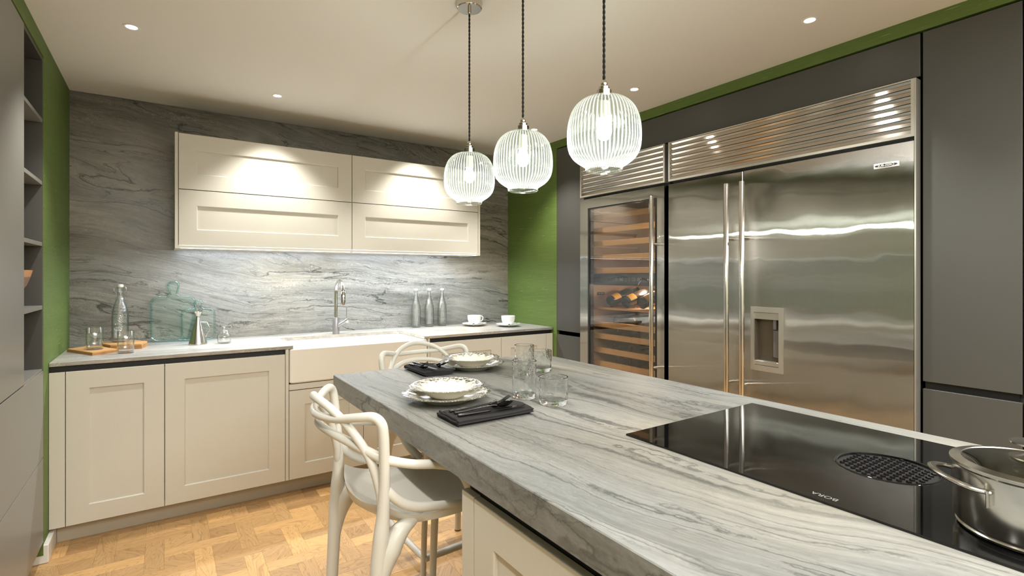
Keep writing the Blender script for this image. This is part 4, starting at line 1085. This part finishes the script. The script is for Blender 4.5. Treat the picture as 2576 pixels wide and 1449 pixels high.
def tray(x, y, w, h, hh, label, lean, wall_y):
    """glass serving board standing on edge, leaning back on the wall: tilted about its foot"""
    def outline(ins):
        W = w/2-ins; r = w*0.19-ins*0.5; nk = w*0.092-ins; pts = []
        z0, z1 = ins, h-ins; top = hh-ins; kr = w*0.135-ins
        def arc(cx, cz, rr, a0, a1, n=6):
            for k in range(n+1):
                a = math.radians(a0+(a1-a0)*k/n); pts.append((cx+rr*math.cos(a), cz+rr*math.sin(a)))
        arc(W-r, z0+r, r, -90, 0); arc(W-r, z1-r, r, 0, 90)
        arc(nk+0.02, z1+0.02, 0.02, -90, -180, 4)
        arc(0, top-kr, kr, -25, 205, 14)
        arc(-nk-0.02, z1+0.02, 0.02, 0, -90, 4)
        arc(-W+r, z1-r, r, 90, 180); arc(-W+r, z0+r, r, 180, 270)
        return pts
    bm = bmesh.new(); L = []
    for ins, d in ((0.003, 0.0), (0.0, 0.003), (0.0, 0.010), (0.002, 0.013), (0.005, 0.012), (0.011, 0.005)):
        L.append([bm.verts.new((p[0], -d, p[1])) for p in outline(ins)])
    n = len(L[0])
    for A, Bq in zip(L[:-1], L[1:]):
        for i in range(n): j = (i+1) % n; bm.faces.new((A[i], A[j], Bq[j], Bq[i]))
    for R_ in (L[0], L[-1]):
        # strips across the board between mirrored outline points keep the notched outline intact
        m_ = n//2; lft = list(reversed(R_[m_:])); rgt = R_[:m_]
        for i in range(min(len(lft), len(rgt))-1):
            try: bm.faces.new((rgt[i], rgt[i+1], lft[i+1], lft[i]))
            except ValueError: pass
        bm.faces.new((R_[m_-1], R_[m_], R_[m_+1]))
    o = mesh('glass_serving_board', bm, M['aqua'], smooth=22)
    q = bmesh.new(); pts = [(p[0], -0.0085, p[1], 0.0048) for p in outline(0.0042)]
    pts = [p for i, p in enumerate(pts) if i == 0 or (Vector(p[:3])-Vector(pts[i-1][:3])).length > 1e-4]
    tube(q, pts, seg=10, smooth=False, closed=True, caps=False)
    r_ = mesh('raised_rim', q, M['aquarim'], smooth=80); r_.parent = o
    o.location = (x, y, ZW+0.0045); o.rotation_euler = (-lean, 0, 0)
    return tag(o, label, 'serving board')
tray(0.052, 3.945, 0.245, 0.288, 0.385, 'large aqua tinted glass serving board leaning on the stone wall', 0.055, YB)
tray(0.187, 3.905, 0.190, 0.205, 0.262, 'small aqua tinted glass serving board overlapping the large one', 0.075, YB)

# oil can
c = (0.174, 3.70, ZW)
t = thing('oil_can', c, 'conical stainless steel oil can with spout and angular handle', 'oil can')
bm = bmesh.new(); lathe(bm, [(0, 0.001), (0.050, 0.0), (0.0508, 0.003), (0.048, 0.012), (0.0115, 0.165), (0.0105, 0.172), (0.0112, 0.174), (0.0225, 0.196), (0.0235, 0.199), (0.0215, 0.199), (0.010, 0.178), (0, 0.176)], 56, c); mesh('body', bm, M['steel_p'], t, smooth=35)
bm = bmesh.new(); tube(bm, [(c[0], c[1], c[2]+0.176, 0.004), (c[0]-0.004, c[1], c[2]+0.205, 0.0034), (c[0]-0.012, c[1]-0.002, c[2]+0.232, 0.0028)], seg=12, n=4); mesh('spout', bm, M['steel_p'], t, smooth=60)
bm = bmesh.new(); tube(bm, [(c[0]+0.018, c[1], c[2]+0.135, .0028), (c[0]+0.048, c[1], c[2]+0.132, .0028), (c[0]+0.064, c[1], c[2]+0.092, .0028), (c[0]+0.039, c[1], c[2]+0.040, .0028)], seg=10, smooth=False); mesh('handle', bm, M['steel_p'], t, smooth=60)

# honey jar
c = (0.312, 3.665, ZW)
t = thing('honey_jar', c, 'small clear glass honey pot with dipper and bee knob lid', 'jar')
prof = [(0, 0.001), (0.030, 0.0), (0.034, 0.004), (0.039, 0.012), (0.0395, 0.040), (0.037, 0.052), (0.028, 0.062), (0.025, 0.068), (0.026, 0.072), (0.0235, 0.072), (0.0255, 0.061), (0.035, 0.051), (0.0375, 0.040), (0.037, 0.013), (0.030, 0.006), (0, 0.005)]
bm = bmesh.new(); lathe(bm, prof, 40, c, fn=lambda r, z, a: (r+(0.0007*math.sin(z*900) if r > 0.03 else 0), z)); mesh('jar_body', bm, M['glass'], t, smooth=60)
bm = bmesh.new(); lathe(bm, [(0.0275, 0.0725), (0.028, 0.075), (0.020, 0.084), (0.006, 0.089), (0.004, 0.094), (0.007, 0.098), (0.004, 0.102), (0, 0.103), (0, 0.086), (0.018, 0.081), (0.026, 0.0735)], 36, c)
ld = mesh('lid', bm, M['glass'], t, smooth=60)
bm = bmesh.new()
for s in (1, -1): tube(bm, [(c[0], c[1], c[2]+0.100, .003), (c[0]+s*0.007, c[1], c[2]+0.107, .0035), (c[0]+s*0.012, c[1], c[2]+0.105, .001)], seg=8, n=3)
mesh('bee_knob', bm, M['glass'], ld, smooth=80)
bm = bmesh.new(); tube(bm, [(c[0]-0.022, c[1], c[2]+0.014, .008), (c[0]-0.013, c[1], c[2]+0.028, .009), (c[0]-0.008, c[1], c[2]+0.034, .003), (c[0]+0.030, c[1], c[2]+0.084, .0030), (c[0]+0.055, c[1], c[2]+0.118, .0034)], seg=12, n=4); mesh('dipper', bm, M['glass'], t, smooth=70)

# cups and saucers
def cup(x, y, ang, lab_c, lab_s, spoon):
    bm = bmesh.new(); lathe(bm, [(0, 0.006), (0.036, 0.004), (0.040, 0.0), (0.044, 0.004), (0.075, 0.010), (0.100, 0.019), (0.102, 0.0215), (0.098, 0.0212), (0.074, 0.0125), (0.046, 0.0075), (0.030, 0.009), (0, 0.009)], 56, (x, y, ZW))
    s = tag(mesh('saucer', bm, M['cup'], origin=(x, y, ZW), smooth=50), lab_s, 'saucer', 'white saucers')
    t = thing('coffee_cup', (x, y, ZW+0.0095), lab_c, 'cup', 'white coffee cups')
    z = ZW+0.0095
    bm = bmesh.new(); lathe(bm, [(0, 0.001), (0.026, 0.0), (0.029, 0.004), (0.046, 0.020), (0.055, 0.042), (0.0575, 0.068), (0.0575, 0.078), (0.0545, 0.078), (0.0535, 0.060), (0.048, 0.036), (0.038, 0.018), (0.024, 0.008), (0, 0.006)], 56, (x, y, z)); mesh('bowl', bm, M['cup'], t, smooth=50)
    ca, sa = math.cos(ang), math.sin(ang)
    bm = bmesh.new(); tube(bm, [(x+ca*r, y+sa*r, z+h, q) for r, h, q in ((0.055, 0.066, .005), (0.068, 0.070, .0042), (0.080, 0.058, .004), (0.078, 0.040, .004), (0.064, 0.028, .0042), (0.050, 0.026, .005))], seg=12, n=4); mesh('handle', bm, M['cup'], t, smooth=70)
    # teaspoon on the saucer
    th = spoon; cx, cy_ = math.cos(th), math.sin(th); nx, ny = -cy_, cx
    px, py = x+0.015-0.02*cx, y-0.080-0.0*cy_
    px, py = x+nx*0.0-0.01, y-0.077
    bm = bmesh.new(); z1 = ZW+0.0225
    tube(bm, [(px-0.030*cx, py-0.030*cy_, z1, .0022), (px+0.03*cx, py+0.03*cy_, z1+0.003, .0016), (px+0.095*cx, py+0.095*cy_, z1+0.011, .0022)], seg=8, n=4)
    tube(bm, [(px-0.058*cx, py-0.058*cy_, z1+.001, .003), (px-0.045*cx, py-0.045*cy_, z1-.001, .0105), (px-0.030*cx, py-0.030*cy_, z1, .003)], seg=12, n=4, flat=0.25)
    tag(mesh('teaspoon', bm, M['chrome'], origin=(px, py, z1), smooth=70), 'steel teaspoon on the saucer of the '+('left' if x < 2.25 else 'right')+' coffee cup', 'spoon')
cup(2.165, 3.765, math.radians(-5), 'white coffee cup with its handle showing, on the left saucer', 'white saucer under the cup nearer the bottles', math.radians(12))
cup(2.372, 3.560, math.radians(30), 'white coffee cup on the saucer nearest the green wall', 'white saucer nearest the green wall', math.radians(20))

# ================================================================== PLACE SETTINGS ON THE ISLAND
ZI = 0.9103
def scal(n, amp):
    return lambda r, z, a: (r*(1+amp*(abs(math.cos(a*n))**0.7-0.5)*max(0, (r-0.09)/0.05)) if r > 0.09 else r, z)
M['print_plate'] = transfer('printed_plate', 0.104, 0.142, 0.1435)
M['print_bowl'] = transfer('printed_bowl', 0.084, 0.120, 0.1205)
def setting(x, y, lp, lb):
    bm = bmesh.new(); lathe(bm, [(0, .0045), (.060, .004), (.068, 0), (.074, 0), (.078, .006), (.100, .018), (.122, .0265), (.1455, .0325), (.147, .0345), (.1445, .0355), (.120, .031), (.099, .0235), (.090, .016), (.076, .0125), (0, .0125)], 112, (x, y, ZI), fn=scal(6, 0.034)); bmesh.ops.transform(bm, matrix=Matrix.Translation((x, y, ZI)) @ Matrix.Diagonal((1.014, 1.014, 0.86, 1)) @ Matrix.Translation((-x, -y, -ZI)), verts=bm.verts)
    tag(mesh('dinner_plate', bm, M['print_plate'], origin=(x, y, ZI), smooth=50), lp, 'plate')
    z = ZI+0.0111
    bm = bmesh.new(); lathe(bm, [(0, .003), (.042, .002), (.046, 0), (.051, .002), (.066, .011), (.082, .026), (.090, .036), (.108, .0405), (.122, .0445), (.1235, .0465), (.120, .0472), (.104, .0435), (.089, .0405), (.082, .034), (.062, .015), (.044, .007), (0, .006)], 112, (x, y, z), fn=scal(6, 0.026)); bmesh.ops.transform(bm, matrix=Matrix.Translation((x, y, z)) @ Matrix.Diagonal((1.014, 1.014, 0.90, 1)) @ Matrix.Translation((-x, -y, -z)), verts=bm.verts)
    tag(mesh('soup_bowl', bm, M['print_bowl'], origin=(x, y, z), smooth=50), lb, 'bowl')
setting(0.797, 1.572, 'cream dinner plate with dark printed vine rim before the near stool', 'cream rimmed soup bowl with dark vine print, at the near place setting')
setting(1.163, 2.044, 'cream dinner plate with dark printed vine rim at the far end of the island', 'cream rimmed soup bowl with dark vine print, at the far place setting')

def napkin(cx, cy_, L, W, rot, label):
    """folded linen: cross-section of several stacked, softly bulging folds swept along the long side"""
    t_ = Matrix.Rotation(rot, 4, 'Z')
    bm = bmesh.new(); n = 22; m_ = 40
    # outline of a folded stack in the (v,z) plane
    sec = []
    def loop(k):
        a = 2*PI*k/m_; c_, s_ = math.cos(a), math.sin(a)
        v = W/2*math.copysign(abs(c_)**0.55, c_); z = 0.011+0.0105*math.copysign(abs(s_)**0.75, s_)
        return v, z
    rings = []
    for i in range(n+1):
        u = -L/2+L*i/n; ring = []
        e = 1-0.05*max(0, (i/n-0.93)/0.07)-0.06*max(0, (0.04-i/n)/0.04)
        for k in range(m_):
            v, z = loop(k)
            # pinched layers on the long front side, gentle rolling on top
            groove = 0.0022*math.sin(z*900)*(1 if abs(v) > W*0.44 else 0.0)
            top = 0.0022*math.sin(u*23+v*30)+0.0016*math.sin(v*75+u*8) if z > 0.012 else 0
            skew = 0.10*v
            zz_ = max(0.0004, z*e+top*(0.6 if z > 0.012 else 0))
            ring.append(bm.verts.new(t_ @ Vector((u+skew+groove, (v+groove*math.copysign(1, v)), zz_))))
        rings.append(ring)
    for A, Bq in zip(rings[:-1], rings[1:]):
        for k in range(m_): j = (k+1) % m_; bm.faces.new((A[k], A[j], Bq[j], Bq[k]))
    bm.faces.new(rings[0]); bm.faces.new(list(reversed(rings[-1])))
    # separate folded hems showing at the short end nearest the diner
    for q, (zc, hw) in enumerate(((0.0055, 0.47), (0.0120, 0.44), (0.0180, 0.40))):
        pts = [t_ @ Vector((-L/2-0.003-0.004*(q == 1), W*hw*s, zc+0.0012*math.sin(s*5+q))) for s in (-1, -0.5, 0, 0.5, 1)]
        pts = [Vector((p.x, p.y, p.z)) for p in pts]
        tube(bm, [(p.x, p.y, p.z, 0.0038) for p in pts], seg=8, n=4)
    bmesh.ops.translate(bm, verts=bm.verts, vec=(cx, cy_, ZI))
    return tag(mesh('napkin', bm, M['linen'], origin=(cx, cy_, ZI), smooth=60), label, 'napkin', 'black linen napkins')

def fork_bm(P, z):
    bm = bmesh.new()
    tube(bm, [P(0, 0, z+.002, .0042), P(.03, 0, z+.0035, .0036), P(.075, 0, z+.0085, .0022), P(.115, 0, z+.013, .0022), P(.130, 0, z+.011, .0042)], seg=10, n=5, flat=1.6)
    tube(bm, [P(.124, 0, z+.0115, .004), P(.137, 0, z+.0085, .0105), P(.150, 0, z+.0105, .0115)], seg=12, n=4, flat=0.22)
    for k in range(4):
        o_ = (k-1.5)*0.0056
        tube(bm, [P(.146, o_*0.95, z+.010, .0019), P(.168, o_*1.1, z+.017, .0017), P(.192, o_*1.12, z+.030, .0010)], seg=6, n=3)
    return bm
def spoon_bm(P, z):
    bm = bmesh.new()
    tube(bm, [P(0, 0, z+.002, .0042), P(.03, 0, z+.0035, .0036), P(.075, 0, z+.008, .0022), P(.118, 0, z+.011, .0022), P(.132, 0, z+.010, .004)], seg=10, n=5, flat=1.6)
    # bowl of the spoon: open dish
    nu, nv = 10, 14; rows = []
    for i in range(nu+1):
        r = i/nu; row = []
        for k in range(nv):
            a = 2*PI*k/nv; u = .158+.030*r*math.cos(a); v = .0195*r*math.sin(a)*(1-0.12*math.cos(a)); d = -0.0105*(1-r*r)
            p = P(u, v, z+.014+d+0.004*r*math.cos(a), 0); row.append(bm.verts.new(p[:3]))
        rows.append(row)
    for A, Bq in zip(rows[1:-1], rows[2:]):
        for k in range(nv): j = (k+1) % nv; bm.faces.new((A[k], A[j], Bq[j], Bq[k]))
    bm.faces.new(rows[1])
    geo = bmesh.ops.solidify(bm, geom=[f for f in bm.faces if all(v in sum(rows, []) for v in f.verts)], thickness=0.0012)
    return bm
def knife_bm(P, z):
    bm = bmesh.new()
    tube(bm, [P(0, 0, z+.004, .0045), P(.02, 0, z+.004, .005), P(.095, 0, z+.004, .0046), P(.105, 0, z+.004, .004)], seg=10, n=3, flat=1.25)
    top = [(.10, -.0055), (.14, -.008), (.19, -.009), (.222, -.005), (.230, .003), (.222, .0065), (.10, .0055)]
    a = [bm.verts.new(P(u, v, z+.0032, 0)[:3]) for u, v in top]; b = [bm.verts.new(P(u, v, z+.0048, 0)[:3]) for u, v in top]
    bm.faces.new(a); bm.faces.new(list(reversed(b)))
    for i in range(len(a)): j = (i+1) % len(a); bm.faces.new((a[i], a[j], b[j], b[i]))
    return bm
def placer(cx, cy_, rot, tilt=0.0):
    c_, s_ = math.cos(rot), math.sin(rot)
    return lambda u, v, z, r: (cx+u*c_-v*s_, cy_+u*s_+v*c_, z+u*tilt, r)
napkin(0.812, 1.332, 0.258, 0.140, math.radians(0), 'folded charcoal linen napkin beside the near plate')
ztop = ZI+0.0235
def cutl(nm, fn, x, y, rot, label, dz=0.0):
    P_ = placer(x, y, math.radians(rot)); tag(mesh(nm, fn(P_, ztop+dz), M['cutlery'], origin=P_(0, 0, ztop+dz, 0)[:3], smooth=60), label, nm)
cutl('fork', fork_bm, 0.694, 1.352, -11, 'glossy black fork with raised tines on the near napkin')
cutl('spoon', spoon_bm, 0.696, 1.325, -9, 'glossy black spoon beside the fork on the near napkin')
cutl('knife', knife_bm, 0.688, 1.288, -2, 'glossy black knife along the front edge of the near napkin')
napkin(0.962, 2.078, 0.222, 0.130, math.radians(-90), 'folded charcoal linen napkin left of the far plate')
cutl('fork', fork_bm, 0.965, 2.165, -80, 'glossy black fork on the far napkin, tines towards the near plate')
cutl('spoon', spoon_bm, 0.918, 2.172, -92, 'glossy black spoon lying on the left side of the far napkin')
cutl('knife', knife_bm, 0.935, 2.180, -88, 'glossy black knife lying across the far napkin', 0.003)

# hammered glasses
def wob(s):
    def f(r, z, a):
        if r < 0.02: return r, z
        return r*(1+0.012*math.sin(3*a+s+z*40)+0.008*math.sin(7*a-s+z*60)), z
    return f
for (x, y, r, h, l, s) in ((1.035, 1.452, 0.042, 0.130, 'tall hammered glass beside the near plate', 0.3), (1.065, 1.330, 0.049, 0.090, 'short wide hammered glass nearest the hob', 1.7),
                           (1.262, 1.772, 0.041, 0.130, 'tall hammered glass farther off, behind the tall near one', 2.6), (1.384, 1.817, 0.049, 0.092, 'short wide hammered glass farthest from the camera', 4.0)):
    tumbler(x, y, ZI, r, h, l, 'seed', 0.0038, 0.017, 0.001, 'hammered drinking glasses on the island', wob(s))
